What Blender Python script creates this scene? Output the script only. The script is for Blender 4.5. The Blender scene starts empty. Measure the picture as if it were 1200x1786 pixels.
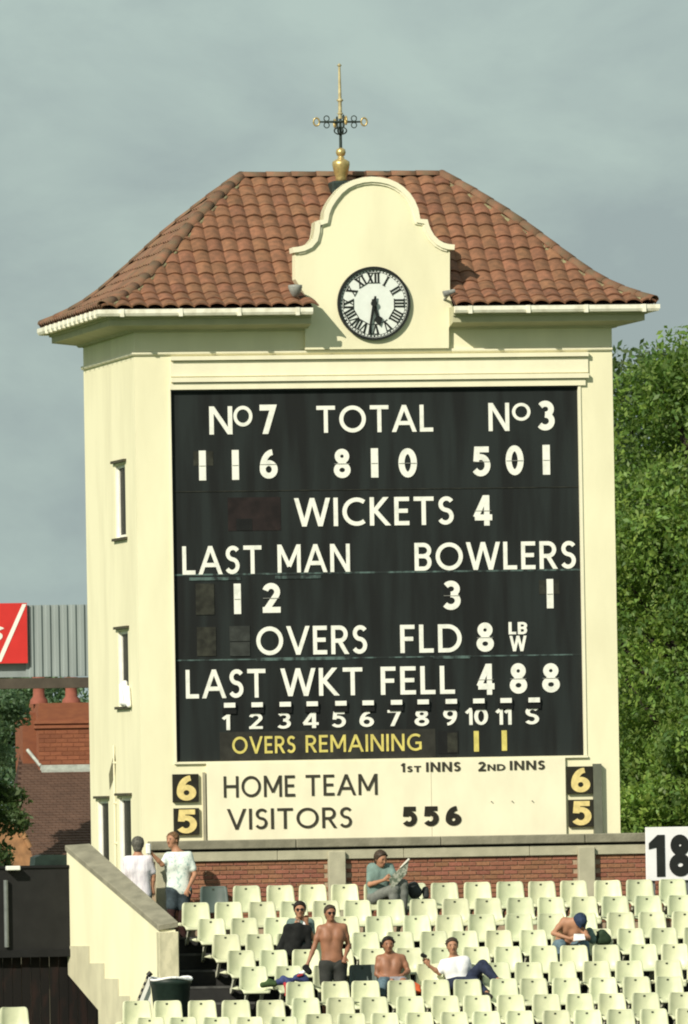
import bpy, bmesh, math, random
import numpy as np
from mathutils import Vector, Matrix, Quaternion

random.seed(7)
scene = bpy.context.scene
R = math.radians

# ------------------------------------------------------------------ camera
PSI, DIST, FPX, ZCAM = R(9.48), 185.0, 20000.0, 6.0
PITCH, ROLL = math.atan(507 / FPX), R(0.97)
CAM = Vector((-DIST * math.sin(PSI), -DIST * math.cos(PSI), ZCAM))
head = PSI - math.atan(51.0 / FPX)
F0 = Vector((math.sin(head), math.cos(head), 0))
RT0 = Vector((math.cos(head), -math.sin(head), 0))
FW = F0 * math.cos(PITCH) + Vector((0, 0, 1)) * math.sin(PITCH)
UP0 = RT0.cross(FW)
RT = RT0 * math.cos(ROLL) - UP0 * math.sin(ROLL)
UP = UP0 * math.cos(ROLL) + RT0 * math.sin(ROLL)
cd = bpy.data.cameras.new('camera')
cam = bpy.data.objects.new('camera', cd)
scene.collection.objects.link(cam)
M3 = Matrix((RT, UP, -FW)).transposed()
cam.matrix_world = Matrix.Translation(CAM) @ M3.to_4x4()
cd.sensor_fit = 'VERTICAL'
cd.sensor_height = 24.0
cd.lens = 24.0 * FPX / 1786.0
cd.clip_start, cd.clip_end = 1.0, 6000.0
scene.camera = cam

def at(u, v, Y):
    """point of the plane y=Y seen at photo pixel (u, v)"""
    d = FW * FPX + RT * (u - 600) - UP * (v - 893)
    return CAM + d * ((Y - CAM.y) / d.y)

def atx(u, v, X):
    d = FW * FPX + RT * (u - 600) - UP * (v - 893)
    return CAM + d * ((X - CAM.x) / d.x)

def px(p):
    q = Vector(p) - CAM
    w = q.dot(FW)
    return 600 + FPX * q.dot(RT) / w, 893 - FPX * q.dot(UP) / w

# ------------------------------------------------------------------ sky and sun
SUN_DIR = Vector((.97, 1.0, -.93)).normalized()      # the way the light travels
world = bpy.data.worlds.new('World')
scene.world = world
world.use_nodes = True
nt = world.node_tree
bg = nt.nodes['Background']
sky = nt.nodes.new('ShaderNodeTexSky')
sky.sky_type = 'NISHITA'
sky.sun_disc = False
tosun = -SUN_DIR
sky.sun_elevation = math.asin(tosun.z)
sky.sun_rotation = math.atan2(tosun.x, tosun.y)
sky.dust_density = 3.0
tc = nt.nodes.new('ShaderNodeTexCoord')
mp = nt.nodes.new('ShaderNodeMapping')
mp.inputs['Scale'].default_value = (1, 1, 1.9)
mp.inputs['Rotation'].default_value = (0, 0.35, 0)
nz = nt.nodes.new('ShaderNodeTexNoise')
nz.inputs['Scale'].default_value = 34.0
nz.inputs['Detail'].default_value = 8.0
nz.inputs['Roughness'].default_value = 0.56
nz.inputs['Distortion'].default_value = 0.25
cr = nt.nodes.new('ShaderNodeValToRGB')
cr.color_ramp.elements[0].position = 0.36
cr.color_ramp.elements[0].color = (3.40, 4.20, 4.20, 1)
cr.color_ramp.elements[1].position = 0.66
cr.color_ramp.elements[1].color = (4.60, 5.75, 5.30, 1)
mx = nt.nodes.new('ShaderNodeMix')
mx.data_type = 'RGBA'
mx.inputs[0].default_value = 0.88
L = nt.links.new
L(tc.outputs['Generated'], mp.inputs['Vector'])
L(mp.outputs['Vector'], nz.inputs['Vector'])
L(nz.outputs['Fac'], cr.inputs['Fac'])
L(sky.outputs['Color'], mx.inputs[6])
L(cr.outputs['Color'], mx.inputs[7])
L(mx.outputs[2], bg.inputs['Color'])
bg.inputs['Strength'].default_value = 0.10

sd = bpy.data.lights.new('sun', 'SUN')
sd.energy = 5.0
sd.angle = R(0.6)
sd.color = (1.0, 0.93, 0.80)
sun = bpy.data.objects.new('sun', sd)
scene.collection.objects.link(sun)
sun.rotation_euler = SUN_DIR.to_track_quat('-Z', 'Y').to_euler()
sun.location = (-40, -40, 60)
scene.view_settings.view_transform = 'Standard'
scene.view_settings.look = 'None'
scene.view_settings.gamma = 1
scene.view_settings.use_curve_mapping = False
scene.view_settings.exposure = 0.06
scene.cycles.filter_width = 2.0

# ------------------------------------------------------------------ materials
def srgb(r, g, b):
    f = lambda c: (c / 255) / 12.92 if c / 255 <= .04045 else ((c / 255 + .055) / 1.055) ** 2.4
    return (f(r), f(g), f(b))

def mat(name, col, rough=0.75, var=0.10, scale=6.0, stretch=(1, 1, 1), col2=None, lo=.35, hi=.7,
        bump=0.0, bscale=60.0, metal=0.0, rand=0.0, hue=0.0, spec=0.3, fine=0.0, tint=None):
    """procedural surface: base colour broken up by noise, optional second colour in patches, fine relief,
    random lightness per object and per island"""
    m = bpy.data.materials.new(name)
    m.use_nodes = True
    n = m.node_tree
    p = n.nodes['Principled BSDF']
    p.inputs['Roughness'].default_value = rough
    p.inputs['Metallic'].default_value = metal
    p.inputs['Specular IOR Level'].default_value = spec
    t = n.nodes.new('ShaderNodeTexCoord')
    g = n.nodes.new('ShaderNodeNewGeometry')
    mpn = n.nodes.new('ShaderNodeMapping')
    mpn.inputs['Scale'].default_value = stretch
    n.links.new(g.outputs['Position'], mpn.inputs['Vector'])
    nn = n.nodes.new('ShaderNodeTexNoise')
    nn.inputs['Scale'].default_value = scale
    nn.inputs['Detail'].default_value = 6
    n.links.new(mpn.outputs['Vector'], nn.inputs['Vector'])
    rp = n.nodes.new('ShaderNodeValToRGB')
    c2 = col2 if col2 else tuple(c * (1 - var * 2) for c in col)
    rp.color_ramp.elements[0].position = lo
    rp.color_ramp.elements[0].color = (*c2, 1)
    rp.color_ramp.elements[1].position = hi
    rp.color_ramp.elements[1].color = (*[min(1, c * (1 + var * .5)) for c in col], 1)
    n.links.new(nn.outputs['Fac'], rp.inputs['Fac'])
    out = rp.outputs['Color']
    if rand or hue:
        oi = n.nodes.new('ShaderNodeObjectInfo')
        ad = n.nodes.new('ShaderNodeMath'); ad.operation = 'ADD'
        fr = n.nodes.new('ShaderNodeMath'); fr.operation = 'FRACT'
        n.links.new(oi.outputs['Random'], ad.inputs[0])
        n.links.new(g.outputs['Random Per Island'], ad.inputs[1])
        n.links.new(ad.outputs[0], fr.inputs[0])
        hs = n.nodes.new('ShaderNodeHueSaturation')
        m1 = n.nodes.new('ShaderNodeMapRange')
        m1.inputs['To Min'].default_value = 1 - rand
        m1.inputs['To Max'].default_value = 1 + rand
        n.links.new(fr.outputs[0], m1.inputs['Value'])
        n.links.new(m1.outputs[0], hs.inputs['Value'])
        if hue:
            mu = n.nodes.new('ShaderNodeMath'); mu.operation = 'MULTIPLY'; mu.inputs[1].default_value = 7.31
            f2 = n.nodes.new('ShaderNodeMath'); f2.operation = 'FRACT'
            m2 = n.nodes.new('ShaderNodeMapRange')
            m2.inputs['To Min'].default_value = .5 - hue
            m2.inputs['To Max'].default_value = .5 + hue
            n.links.new(fr.outputs[0], mu.inputs[0]); n.links.new(mu.outputs[0], f2.inputs[0])
            n.links.new(f2.outputs[0], m2.inputs['Value']); n.links.new(m2.outputs[0], hs.inputs['Hue'])
        n.links.new(out, hs.inputs['Color'])
        out = hs.outputs['Color']
    n.links.new(out, p.inputs['Base Color'])
    if bump:
        bn = n.nodes.new('ShaderNodeTexNoise')
        bn.inputs['Scale'].default_value = bscale
        bn.inputs['Detail'].default_value = 4
        n.links.new(g.outputs['Position'], bn.inputs['Vector'])
        b = n.nodes.new('ShaderNodeBump')
        b.inputs['Strength'].default_value = bump
        b.inputs['Distance'].default_value = 0.02
        n.links.new(bn.outputs['Fac'], b.inputs['Height'])
        n.links.new(b.outputs['Normal'], p.inputs['Normal'])
    return m

CREAM = (.79, .755, .525)
M = {}
M['render'] = mat('cream_render', CREAM, .85, .04, 1.7, (1, 1, .30), col2=(.70, .665, .455), lo=.24, hi=.60, bump=.12, bscale=45)
M['render_side'] = M['render']
M['trim'] = mat('cream_trim', (.82, .78, .575), .7, .04, 3, (1, 1, .5), bump=.1)
M['soffit'] = mat('eaves_shade_cream', (.46, .45, .29), .8, .05, 3)  # cream darkened to deepen the shade under the eaves
M['white'] = mat('white_paint', (.82, .82, .74), .6, .05, 5)
M['gutter'] = mat('white_gutter', (.80, .78, .64), .5, .06, 6, col2=(.60, .57, .44), lo=.3, hi=.55)
M['board'] = mat('blackboard', (.0100, .0112, .0108), .6, .2, 2.4, (1.6, 1, .16), col2=(.0185, .0235, .0225), lo=.38, hi=.60, spec=.2)
M['seam'] = mat('chalky_seam', (.07, .11, .10), .7, .5, 5, (1.5, 1, 1), col2=(.018, .024, .023), lo=.42, hi=.6)
M['black'] = mat('black_paint', (.010, .010, .010), .5, .2, 4)
M['letter'] = mat('white_letter', (.80, .80, .72), .6, .04, 8, col2=(.68, .69, .62), lo=.3, hi=.5)
M['ink'] = mat('dark_letter', (.045, .042, .028), .7, .15, 9)
M['yellow'] = mat('yellow_letter', (.66, .57, .16), .6, .1, 9)
M['plate_yellow'] = mat('cream_yellow_numeral', (.78, .63, .26), .6, .1, 12)
M['plate'] = mat('black_plate', (.022, .020, .012), .6, .2, 8)
M['olive'] = mat('olive_blind', (.032, .033, .024), .8, .3, 8)
M['flap'] = mat('grey_flap_edge', (.30, .30, .27), .8, .1, 8)
M['greyblind'] = mat('grey_blind', (.040, .045, .040), .8, .2, 8)
M['redblind'] = mat('reddish_blind', (.0165, .0100, .0095), .7, .3, 5)
M['lichen'] = mat('lichened_mortar', (.22, .21, .11), .95, .2, 12, col2=(.14, .10, .06), lo=.35, hi=.6)
M['tile'] = mat('clay_tile', (.238, .110, .060), .85, .16, 9, col2=(.15, .075, .042), rand=.14, hue=.006, bump=.3, bscale=70)
M['tile_side'] = mat('weathered_clay_tile', (.215, .105, .060), .9, .16, 5, col2=(.16, .10, .062), rand=.14, hue=.01, bump=.3, bscale=70)
M['ridge'] = mat('clay_ridge', (.20, .095, .055), .85, .2, 6, col2=(.14, .10, .06), rand=.16, bump=.3)
M['under'] = mat('roof_felt', (.05, .025, .016), .9, .1, 5)
M['lead'] = mat('lead', (.30, .31, .28), .6, .2, 12)
M['gold'] = mat('gilding', (.62, .47, .19), .36, .15, 20, metal=.6, spec=.5)
M['pale_gold'] = mat('worn_gilding', (.55, .47, .26), .5, .2, 14, metal=.25)
M['verdigris'] = mat('green_iron', (.03, .045, .037), .6, .2, 20)
M['dial'] = mat('white_dial', (.74, .78, .72), .5, .03, 8)
M['numeral'] = mat('dial_black', (.016, .018, .016), .5, .1, 8)
M['glass'] = mat('dark_glass', (.016, .014, .008), .5, .2, 3, spec=.2)
M['shade_line'] = mat('painted_shade_line', (.075, .068, .040), .8, .2, 9)  # dark colour paints in the shadow lines at window lintels and sills
M['cloth_white'] = mat('white_cloth', (.82, .82, .80), .8, .06, 14)
M['concrete'] = mat('concrete', (.37, .345, .245), .9, .12, 3.5, col2=(.28, .26, .185), bump=.35, bscale=30)
M['coping'] = mat('weathered_coping', (.255, .24, .175), .9, .14, 4, col2=(.19, .18, .13), lo=.35, hi=.65, bump=.4, bscale=25)
M['band'] = mat('pale_concrete', (.44, .42, .30), .9, .10, 4, col2=(.36, .345, .245), bump=.3)
M['mortar'] = mat('mortar', (.42, .32, .22), .95, .1, 20)
M['brick'] = mat('red_brick', (.31, .138, .082), .9, .12, 25, rand=.13, hue=.012, bump=.3, bscale=80)
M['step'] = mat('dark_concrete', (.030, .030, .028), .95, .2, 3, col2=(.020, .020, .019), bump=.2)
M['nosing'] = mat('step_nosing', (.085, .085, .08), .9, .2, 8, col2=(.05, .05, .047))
M['seat'] = mat('cream_plastic', (.62, .64, .43), .42, .06, 4, col2=(.50, .53, .35), rand=.10, hue=.012, spec=.45)
M['seat_green'] = mat('grey_green_plastic', (.085, .115, .10), .5, .08, 6, spec=.4)
M['seat_leg'] = mat('pale_bracket', (.56, .56, .44), .6, .1, 9)
M['dot'] = mat('seat_number_disc', (.045, .055, .035), .6, .1, 9)
M['metal'] = mat('grey_steel', (.20, .22, .21), .45, .1, 9, metal=.3)
M['blackscreen'] = mat('black_screen', (.012, .012, .011), .7, .2, 3)
M['brown'] = mat('void_shade_brown', (.024, .010, .007), .9, .3, 3.2, (2, 1, .7), col2=(.006, .005, .004), lo=.52, hi=.8)  # near-black brown stands in for the shade of the stair void
M['sheet'] = mat('grey_profiled_sheet', (.30, .345, .335), .5, .07, 3, (2, 1, .3), metal=.1)
M['red'] = mat('red_hoarding', (.60, .035, .030), .5, .05, 4)
M['beam'] = mat('brown_grey_beam', (.085, .070, .052), .8, .15, 5)
M['roofbrown'] = mat('brown_roof_tiles', (.115, .066, .045), .95, .12, 4, rand=.05, bump=.3)
M['chimney'] = mat('orange_brick', (.25, .092, .045), .9, .12, 5, (1, 1, 3), col2=(.21, .075, .04), rand=.16, bump=.25)
M['pot'] = mat('terracotta_pot', (.27, .09, .06), .85, .1, 9)
M['sandbrick'] = mat('sandy_brick', (.40, .21, .10), .9, .2, 7, col2=(.26, .14, .07), rand=.15)
M['flash'] = mat('pale_flashing', (.42, .45, .40), .6, .12, 10)
M['bark'] = mat('bark', (.05, .042, .03), .95, .3, 12, bump=.5)
M['grass'] = mat('grass', (.07, .12, .03), .95, .2, .8)
M['green_bin'] = mat('dark_green_plastic', (.018, .034, .026), .5, .2, 5)
M['skin'] = mat('tanned_skin', (.40, .20, .115), .6, .08, 9, spec=.4)
M['skin_dark'] = mat('brown_tan_skin', (.30, .135, .075), .55, .10, 9, spec=.45)
M['skin_pale'] = mat('fair_skin', (.50, .27, .18), .6, .08, 9, spec=.4)
M['hair_dark'] = mat('dark_hair', (.016, .012, .009), .6, .3, 40)
M['hair_brown'] = mat('brown_hair', (.06, .04, .025), .6, .3, 40)
M['hair_grey'] = mat('grey_hair', (.12, .115, .095), .7, .3, 40)
M['hair_ginger'] = mat('sandy_hair', (.20, .11, .05), .7, .3, 40)
M['tee'] = mat('white_tee', (.80, .80, .80), .85, .05, 10, bump=.3, bscale=12)
M['shirt_teal'] = mat('teal_shirt', (.17, .25, .22), .85, .15, 10, bump=.3, bscale=12)
M['shirt_print'] = mat('printed_shirt', (.66, .72, .66), .85, .1, 26, col2=(.36, .50, .46), lo=.34, hi=.46, bump=.3, bscale=12)
M['shirt_lav'] = mat('pale_striped_shirt', (.72, .69, .72), .85, .08, 14, (3, 3, .3), col2=(.58, .55, .60), lo=.35, hi=.6, bump=.3, bscale=12)
M['shorts'] = mat('charcoal_shorts', (.040, .042, .038), .9, .15, 10)
M['navy'] = mat('navy_denim', (.022, .030, .060), .9, .2, 16)
M['jeans'] = mat('light_denim', (.13, .20, .24), .9, .2, 16)
M['shorts_grey'] = mat('grey_shorts', (.26, .26, .28), .9, .12, 16)
M['trouser_grey'] = mat('grey_trousers', (.17, .18, .16), .9, .12, 16)
M['maroon'] = mat('maroon_trousers', (.035, .014, .012), .9, .2, 16)
M['slate'] = mat('slate_shorts', (.045, .065, .075), .9, .2, 16)
M['vest'] = mat('blue_grey_top', (.15, .22, .20), .9, .2, 16)
M['blackcloth'] = mat('black_cloth', (.010, .011, .010), .9, .3, 10)
M['cap'] = mat('navy_cap', (.022, .040, .085), .8, .2, 20)
M['shoe'] = mat('dark_shoe', (.02, .018, .016), .6, .2, 20)
M['whiteshoe'] = mat('white_shoe', (.7, .68, .6), .6, .1, 20)
M['paper'] = mat('newsprint', (.66, .65, .56), .9, .1, 30)
M['newsgrey'] = mat('newspaper_print', (.33, .34, .28), .9, .35, 26, col2=(.12, .15, .11), lo=.42, hi=.56)
M['orange'] = mat('orange_bag', (.68, .13, .04), .7, .1, 10)
M['bluecloth'] = mat('blue_cloth', (.045, .06, .16), .85, .2, 20)
M['redcloth'] = mat('red_cloth', (.45, .04, .05), .85, .2, 20)
M['greencloth'] = mat('green_cloth', (.05, .09, .03), .85, .2, 20)
M['bag_green'] = mat('dark_green_bag', (.022, .045, .02), .8, .2, 20)
M['bag_grey'] = mat('charcoal_bag', (.045, .05, .048), .8, .2, 20)
M['eye'] = mat('eye_dark', (.012, .010, .010), .3, .1, 20)
M['lip'] = mat('lip', (.28, .10, .08), .6, .1, 20)
M['stain'] = mat('rust_grey_stain', (.20, .19, .11), .9, .2, 20)

def leafmat(name, c1, c2):
    m = mat(name, c1, .55, .1, 1.1, (1, 1, 1), col2=c2, lo=.38, hi=.62, rand=.28, hue=.02, spec=.35)
    p = m.node_tree.nodes['Principled BSDF']
    p.inputs['Subsurface Weight'].default_value = 0.0
    n = m.node_tree
    tr = n.nodes.new('ShaderNodeBsdfTranslucent')
    tr.inputs['Color'].default_value = (c1[0] * 1.6, c1[1] * 1.7, c1[2], 1)
    ms = n.nodes.new('ShaderNodeMixShader')
    ms.inputs[0].default_value = .3
    o = n.nodes['Material Output']
    n.links.new(p.outputs[0], ms.inputs[1]); n.links.new(tr.outputs[0], ms.inputs[2])
    n.links.new(ms.outputs[0], o.inputs['Surface'])
    return m
M['leaf'] = leafmat('bright_leaves', (.17, .26, .050), (.060, .110, .026))
M['leaf_dark'] = leafmat('dark_leaves', (.070, .110, .036), (.032, .060, .022))
M['leaf_blue'] = leafmat('blue_green_leaves', (.16, .24, .14), (.07, .12, .06))

# ------------------------------------------------------------------ building helpers
COL = scene.collection

def link(name, me, m=None, parent=None):
    o = bpy.data.objects.new(name, me)
    COL.objects.link(o)
    if m is not None and me is not None and not me.materials:
        me.materials.append(m)
    if parent is not None:
        o.parent = parent
    return o

def tag(o, label=None, cat=None, group=None, kind=None):
    if label: o['label'] = label
    if cat: o['category'] = cat
    if group: o['group'] = group
    if kind: o['kind'] = kind
    return o

def empty(name, loc, label=None, cat=None, group=None, rz=0):
    o = bpy.data.objects.new(name, None)
    COL.objects.link(o)
    o.location = loc
    o.rotation_euler.z = rz
    o.empty_display_size = .1
    return tag(o, label, cat, group)

class MB:
    """gathers faces, then links them as one mesh"""
    def __init__(s): s.v = []; s.f = []; s.sm = []
    def add(s, vs, fs, smooth=False):
        b = len(s.v)
        s.v += [tuple(v) for v in vs]
        s.f += [tuple(i + b for i in f) for f in fs]
        s.sm += [smooth] * len(fs)
        return s
    def box(s, x0, x1, y0, y1, z0, z1):
        if x0 > x1: x0, x1 = x1, x0
        if y0 > y1: y0, y1 = y1, y0
        if z0 > z1: z0, z1 = z1, z0
        vs = [(x, y, z) for z in (z0, z1) for y in (y0, y1) for x in (x0, x1)]
        return s.add(vs, [(0, 2, 3, 1), (4, 5, 7, 6), (0, 1, 5, 4), (2, 6, 7, 3), (0, 4, 6, 2), (1, 3, 7, 5)])
    def prism_xz(s, pts, y0, y1):
        """polygon in x,z pushed from y0 to y1"""
        n = len(pts)
        a = sum(pts[i][0] * pts[(i + 1) % n][1] - pts[(i + 1) % n][0] * pts[i][1] for i in range(n))
        if a < 0: pts = pts[::-1]
        vs = [(x, y0, z) for x, z in pts] + [(x, y1, z) for x, z in pts]
        fs = [tuple(range(n)), tuple(range(2 * n - 1, n - 1, -1))]
        fs += [(i, i + n, (i + 1) % n + n, (i + 1) % n) for i in range(n)]
        return s.add(vs, fs)
    def prism_yz(s, pts, x0, x1):
        n = len(pts)
        a = sum(pts[i][0] * pts[(i + 1) % n][1] - pts[(i + 1) % n][0] * pts[i][1] for i in range(n))
        if a < 0: pts = pts[::-1]
        vs = [(x0, y, z) for y, z in pts] + [(x1, y, z) for y, z in pts]
        fs = [tuple(range(n))[::-1], tuple(range(n, 2 * n))]
        fs += [(i, (i + 1) % n, (i + 1) % n + n, i + n) for i in range(n)]
        return s.add(vs, fs)
    def tube(s, p0, p1, r0, r1=None, seg=10, smooth=True):
        p0, p1 = Vector(p0), Vector(p1)
        r1 = r0 if r1 is None else r1
        d = (p1 - p0)
        if d.length < 1e-6: return s
        q = d.to_track_quat('Z', 'Y')
        vs = []
        for p, r in ((p0, r0), (p1, r1)):
            for i in range(seg):
                a = 2 * math.pi * i / seg
                vs.append(p + q @ Vector((r * math.cos(a), r * math.sin(a), 0)))
        s.add(vs, [(i, (i + 1) % seg, (i + 1) % seg + seg, i + seg) for i in range(seg)], smooth)
        s.add(vs[:seg], [tuple(range(seg))[::-1]])
        s.add(vs[seg:], [tuple(range(seg))])
        return s
    def lathe(s, prof, c, seg=24):
        c = Vector(c)
        vs = []
        for r, z in prof:
            for i in range(seg):
                a = 2 * math.pi * i / seg
                vs.append((c.x + r * math.cos(a), c.y + r * math.sin(a), c.z + z))
        fs = []
        for k in range(len(prof) - 1):
            for i in range(seg):
                j = (i + 1) % seg
                fs.append((k * seg + i, k * seg + j, (k + 1) * seg + j, (k + 1) * seg + i))
        s.add(vs, fs, True)
        s.add(vs[:seg], [tuple(range(seg))[::-1]])
        s.add(vs[-seg:], [tuple(range(seg))])
        return s
    def mesh(s, name):
        me = bpy.data.meshes.new(name)
        me.from_pydata(s.v, [], s.f)
        if any(s.sm): me.polygons.foreach_set('use_smooth', s.sm)
        me.update()
        return me
    def build(s, name, m, parent=None, origin=None):
        if origin is not None:
            o = Vector(origin)
            s.v = [(v[0] - o.x, v[1] - o.y, v[2] - o.z) for v in s.v]
        ob = link(name, s.mesh(name), m, parent)
        if origin is not None: ob.location = origin
        return ob

def bevel(ob, w=.01, seg=1):
    b = bmesh.new(); b.from_mesh(ob.data)
    bmesh.ops.remove_doubles(b, verts=b.verts, dist=1e-5)
    bmesh.ops.bevel(b, geom=list(b.edges), offset=w, segments=seg, affect='EDGES', clamp_overlap=True)
    b.to_mesh(ob.data); b.free()
    return ob

def sweep(prof, path, mb):
    """profile of (out, z) carried along a plan path with mitred corners; out is to the left-hand normal (-dy, dx)"""
    n = len(path); ns = []
    for i in range(n):
        segs = []
        if i > 0: segs.append((path[i][0] - path[i-1][0], path[i][1] - path[i-1][1]))
        if i < n - 1: segs.append((path[i+1][0] - path[i][0], path[i+1][1] - path[i][1]))
        nn = []
        for dx, dy in segs:
            l = math.hypot(dx, dy); nn.append((-dy / l, dx / l))
        if len(nn) == 2:
            mxx, myy = nn[0][0] + nn[1][0], nn[0][1] + nn[1][1]
            k = 1 + nn[0][0] * nn[1][0] + nn[0][1] * nn[1][1]
            ns.append((mxx / k, myy / k))
        else: ns.append(nn[0])
    m = len(prof); vs = []
    for (x, y), (nx, ny) in zip(path, ns):
        vs += [(x + nx * o, y + ny * o, z) for o, z in prof]
    fs = []
    for i in range(n - 1):
        for j in range(m):
            k = (j + 1) % m
            fs.append((i * m + j, i * m + k, (i + 1) * m + k, (i + 1) * m + j))
    fs.append(tuple(range(m))[::-1]); fs.append(tuple((n - 1) * m + j for j in range(m)))
    mb.add(vs, fs)
    return mb

def fixnormals(ob):
    b = bmesh.new(); b.from_mesh(ob.data)
    bmesh.ops.recalc_face_normals(b, faces=b.faces)
    b.to_mesh(ob.data); b.free()
    return ob

def copy_tree(o, parent=None):
    c = o.copy(); COL.objects.link(c)
    if parent is not None: c.parent = parent
    for ch in [k for k in KIDS.get(o.name, [])]:
        copy_tree(ch, c)
    return c
KIDS = {}

# ------------------------------------------------------------------ lettering: every glyph is drawn with strokes
def arc(cx, cy, rx, ry, a0, a1, n=None):
    n = n or max(4, int(abs(a1 - a0) / 12))
    return [(cx + rx * math.cos(R(a0 + (a1 - a0) * i / n)), cy + ry * math.sin(R(a0 + (a1 - a0) * i / n))) for i in range(n + 1)]

def glyph(ch, w):
    """returns width and strokes (points, closed) in cap heights; w = stroke width"""
    h = w / 2
    T = 1 - h
    if ch == 'A': return .86, [([(h*.55, 0), (.43, 1-h*.2)], 0), ([(.86-h*.55, 0), (.43, 1-h*.2)], 0), ([(.17, .33), (.69, .33)], 0)]
    if ch == 'B':
        r1, r2 = (T-.52)/2, (.52-h)/2
        return .62, [([(h, 0), (h, 1)], 0), ([(h, T)] + arc(.32, .52+r1, .25-h*.4, r1, 90, -90) + [(h, .52)], 0),
                     ([(h, .52)] + arc(.33, h+r2, .29-h, r2, 90, -90) + [(h, h)], 0)]
    if ch == 'C': return .80, [(arc(.5, .5, .5-h, .5-h, 52, 308, 22), 0)]
    if ch == 'D': return .82, [([(h, 0), (h, 1)], 0), ([(h, T)] + arc(.34, .5, .48-h, .5-h, 90, -90, 16) + [(h, h)], 0)]
    if ch == 'E': return .52, [([(h, 0), (h, 1)], 0), ([(h, T), (.52, T)], 0), ([(h, .51), (.47, .51)], 0), ([(h, h), (.52, h)], 0)]
    if ch == 'F': return .50, [([(h, 0), (h, 1)], 0), ([(h, T), (.50, T)], 0), ([(h, .5), (.45, .5)], 0)]
    if ch == 'G': return .86, [(arc(.5, .5, .5-h, .5-h, 52, 318, 22) + [(.86-h, .12)], 0), ([(.86-h, .08), (.86-h, .46)], 0), ([(.5, .46), (.86, .46)], 0)]
    if ch == 'H': return .76, [([(h, 0), (h, 1)], 0), ([(.76-h, 0), (.76-h, 1)], 0), ([(h, .52), (.76-h, .52)], 0)]
    if ch == 'I': return w, [([(h, 0), (h, 1)], 0)]
    if ch == 'K': return .70, [([(h, 0), (h, 1)], 0), ([(.64-h, 1), (w*.8, .47)], 0), ([(w*1.1, .56), (.70-h*.8, 0)], 0)]
    if ch == 'L': return .50, [([(h, 0), (h, 1)], 0), ([(h, h), (.50, h)], 0)]
    if ch == 'M': return .92, [([(h, 0), (h, 1)], 0), ([(.92-h, 0), (.92-h, 1)], 0), ([(h, 1), (.46, .22)], 0), ([(.92-h, 1), (.46, .22)], 0)]
    if ch == 'N': return .78, [([(h, 0), (h, 1)], 0), ([(.78-h, 0), (.78-h, 1)], 0), ([(h, 1), (.78-h, 0)], 0)]
    if ch == 'O' or ch == 'o': return 1.0, [(arc(.5, .5, .5-h, .5-h, 0, 360, 32)[:-1], 1)]
    if ch == 'R':
        r1 = (T-.47)/2
        return .64, [([(h, 0), (h, 1)], 0), ([(h, T)] + arc(.31, .47+r1, .27-h*.5, r1, 90, -90) + [(h, .47)], 0), ([(.28, .5), (.64-h*.8, 0)], 0)]
    if ch == 'S':
        r1, r2 = (T-.52)/2, (.52-h)/2
        return .54, [(arc(.29, .52+r1, .27-h*.9, r1, 30, 262, 14) + arc(.25, h+r2, .29-h, r2, 82, -150, 14), 0)]
    if ch == 'T': return .70, [([(0, T), (.70, T)], 0), ([(.35, 0), (.35, T)], 0)]
    if ch == 'V': return .80, [([(h*.55, 1), (.40, h*.2)], 0), ([(.80-h*.55, 1), (.40, h*.2)], 0)]
    if ch == 'W': return 1.18, [([(h*.5, 1), (.31, 0)], 0), ([(.31, 0), (.59, 1)], 0), ([(.59, 1), (.87, 0)], 0), ([(.87, 0), (1.18-h*.5, 1)], 0)]
    W = .60
    if ch == '0': return W, [(arc(W/2, .5, W/2-h, .5-h, 0, 360, 28)[:-1], 1)]
    if ch == '1': return w, [([(h, 0), (h, 1)], 0)]
    if ch == 'l': return .32, [([(.32-h, 0), (.32-h, 1)], 0), ([(.0, .70), (.32-h, .93)], 0)]
    if ch == '2': return W, [(arc(.29, .70, .30-h, .30-h, 165, -32, 14) + [(h*1.3, h*1.2)], 0), ([(0, h), (W, h)], 0)]
    if ch == '3':
        r1, r2 = (T-.53)/2, (.53-h)/2
        return W, [(arc(.27, .53+r1, .27-h*.6, r1, 145, -90, 14), 0), (arc(.26, h+r2, .34-h, r2, 90, -145, 14), 0)]
    if ch == '4': return .64, [([(.45, 0), (.45, 1)], 0), ([(.43, 1), (.05, .27)], 0), ([(.02, .27), (.64, .27)], 0)]
    if ch == '5':
        r2 = .325-h*.5
        return W, [([(.55, T), (.13, T)], 0), ([(.15, 1), (.11, .50)], 0), (arc(.26, h+r2, .34-h, r2, 125, -145, 16), 0)]
    if ch == '6': return W, [(arc(.30, .315, .30-h, .315-h, 0, 360, 22)[:-1], 1), (arc(.44, .34, .44-h, .66-h, 180, 92, 12), 0)]
    if ch == '9': return W, [(arc(.30, .685, .30-h, .315-h, 0, 360, 22)[:-1], 1), (arc(.16, .66, .44-h, .66-h, 0, -88, 12), 0)]
    if ch == '7': return W, [([(0, T), (.58, T)], 0), ([(.52, T+h*.5), (.20, 0)], 0)]
    if ch == '8': return W, [(arc(.30, .745, .26-h, .255-h, 0, 360, 22)[:-1], 1), (arc(.30, .275, .30-h, .275-h, 0, 360, 22)[:-1], 1)]
    return .5, []

def clip_poly(poly, lo, hi):
    for sgn, lim in ((1, lo), (-1, -hi)):
        out = []
        n = len(poly)
        for i in range(n):
            a, b = poly[i], poly[(i + 1) % n]
            da, db = sgn * a[1] - lim, sgn * b[1] - lim
            if da >= 0: out.append(a)
            if (da > 0 and db < 0) or (da < 0 and db > 0):
                t = da / (da - db)
                out.append((a[0] + (b[0] - a[0]) * t, a[1] + (b[1] - a[1]) * t))
        poly = out
        if len(poly) < 3: return []
    return poly

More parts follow.
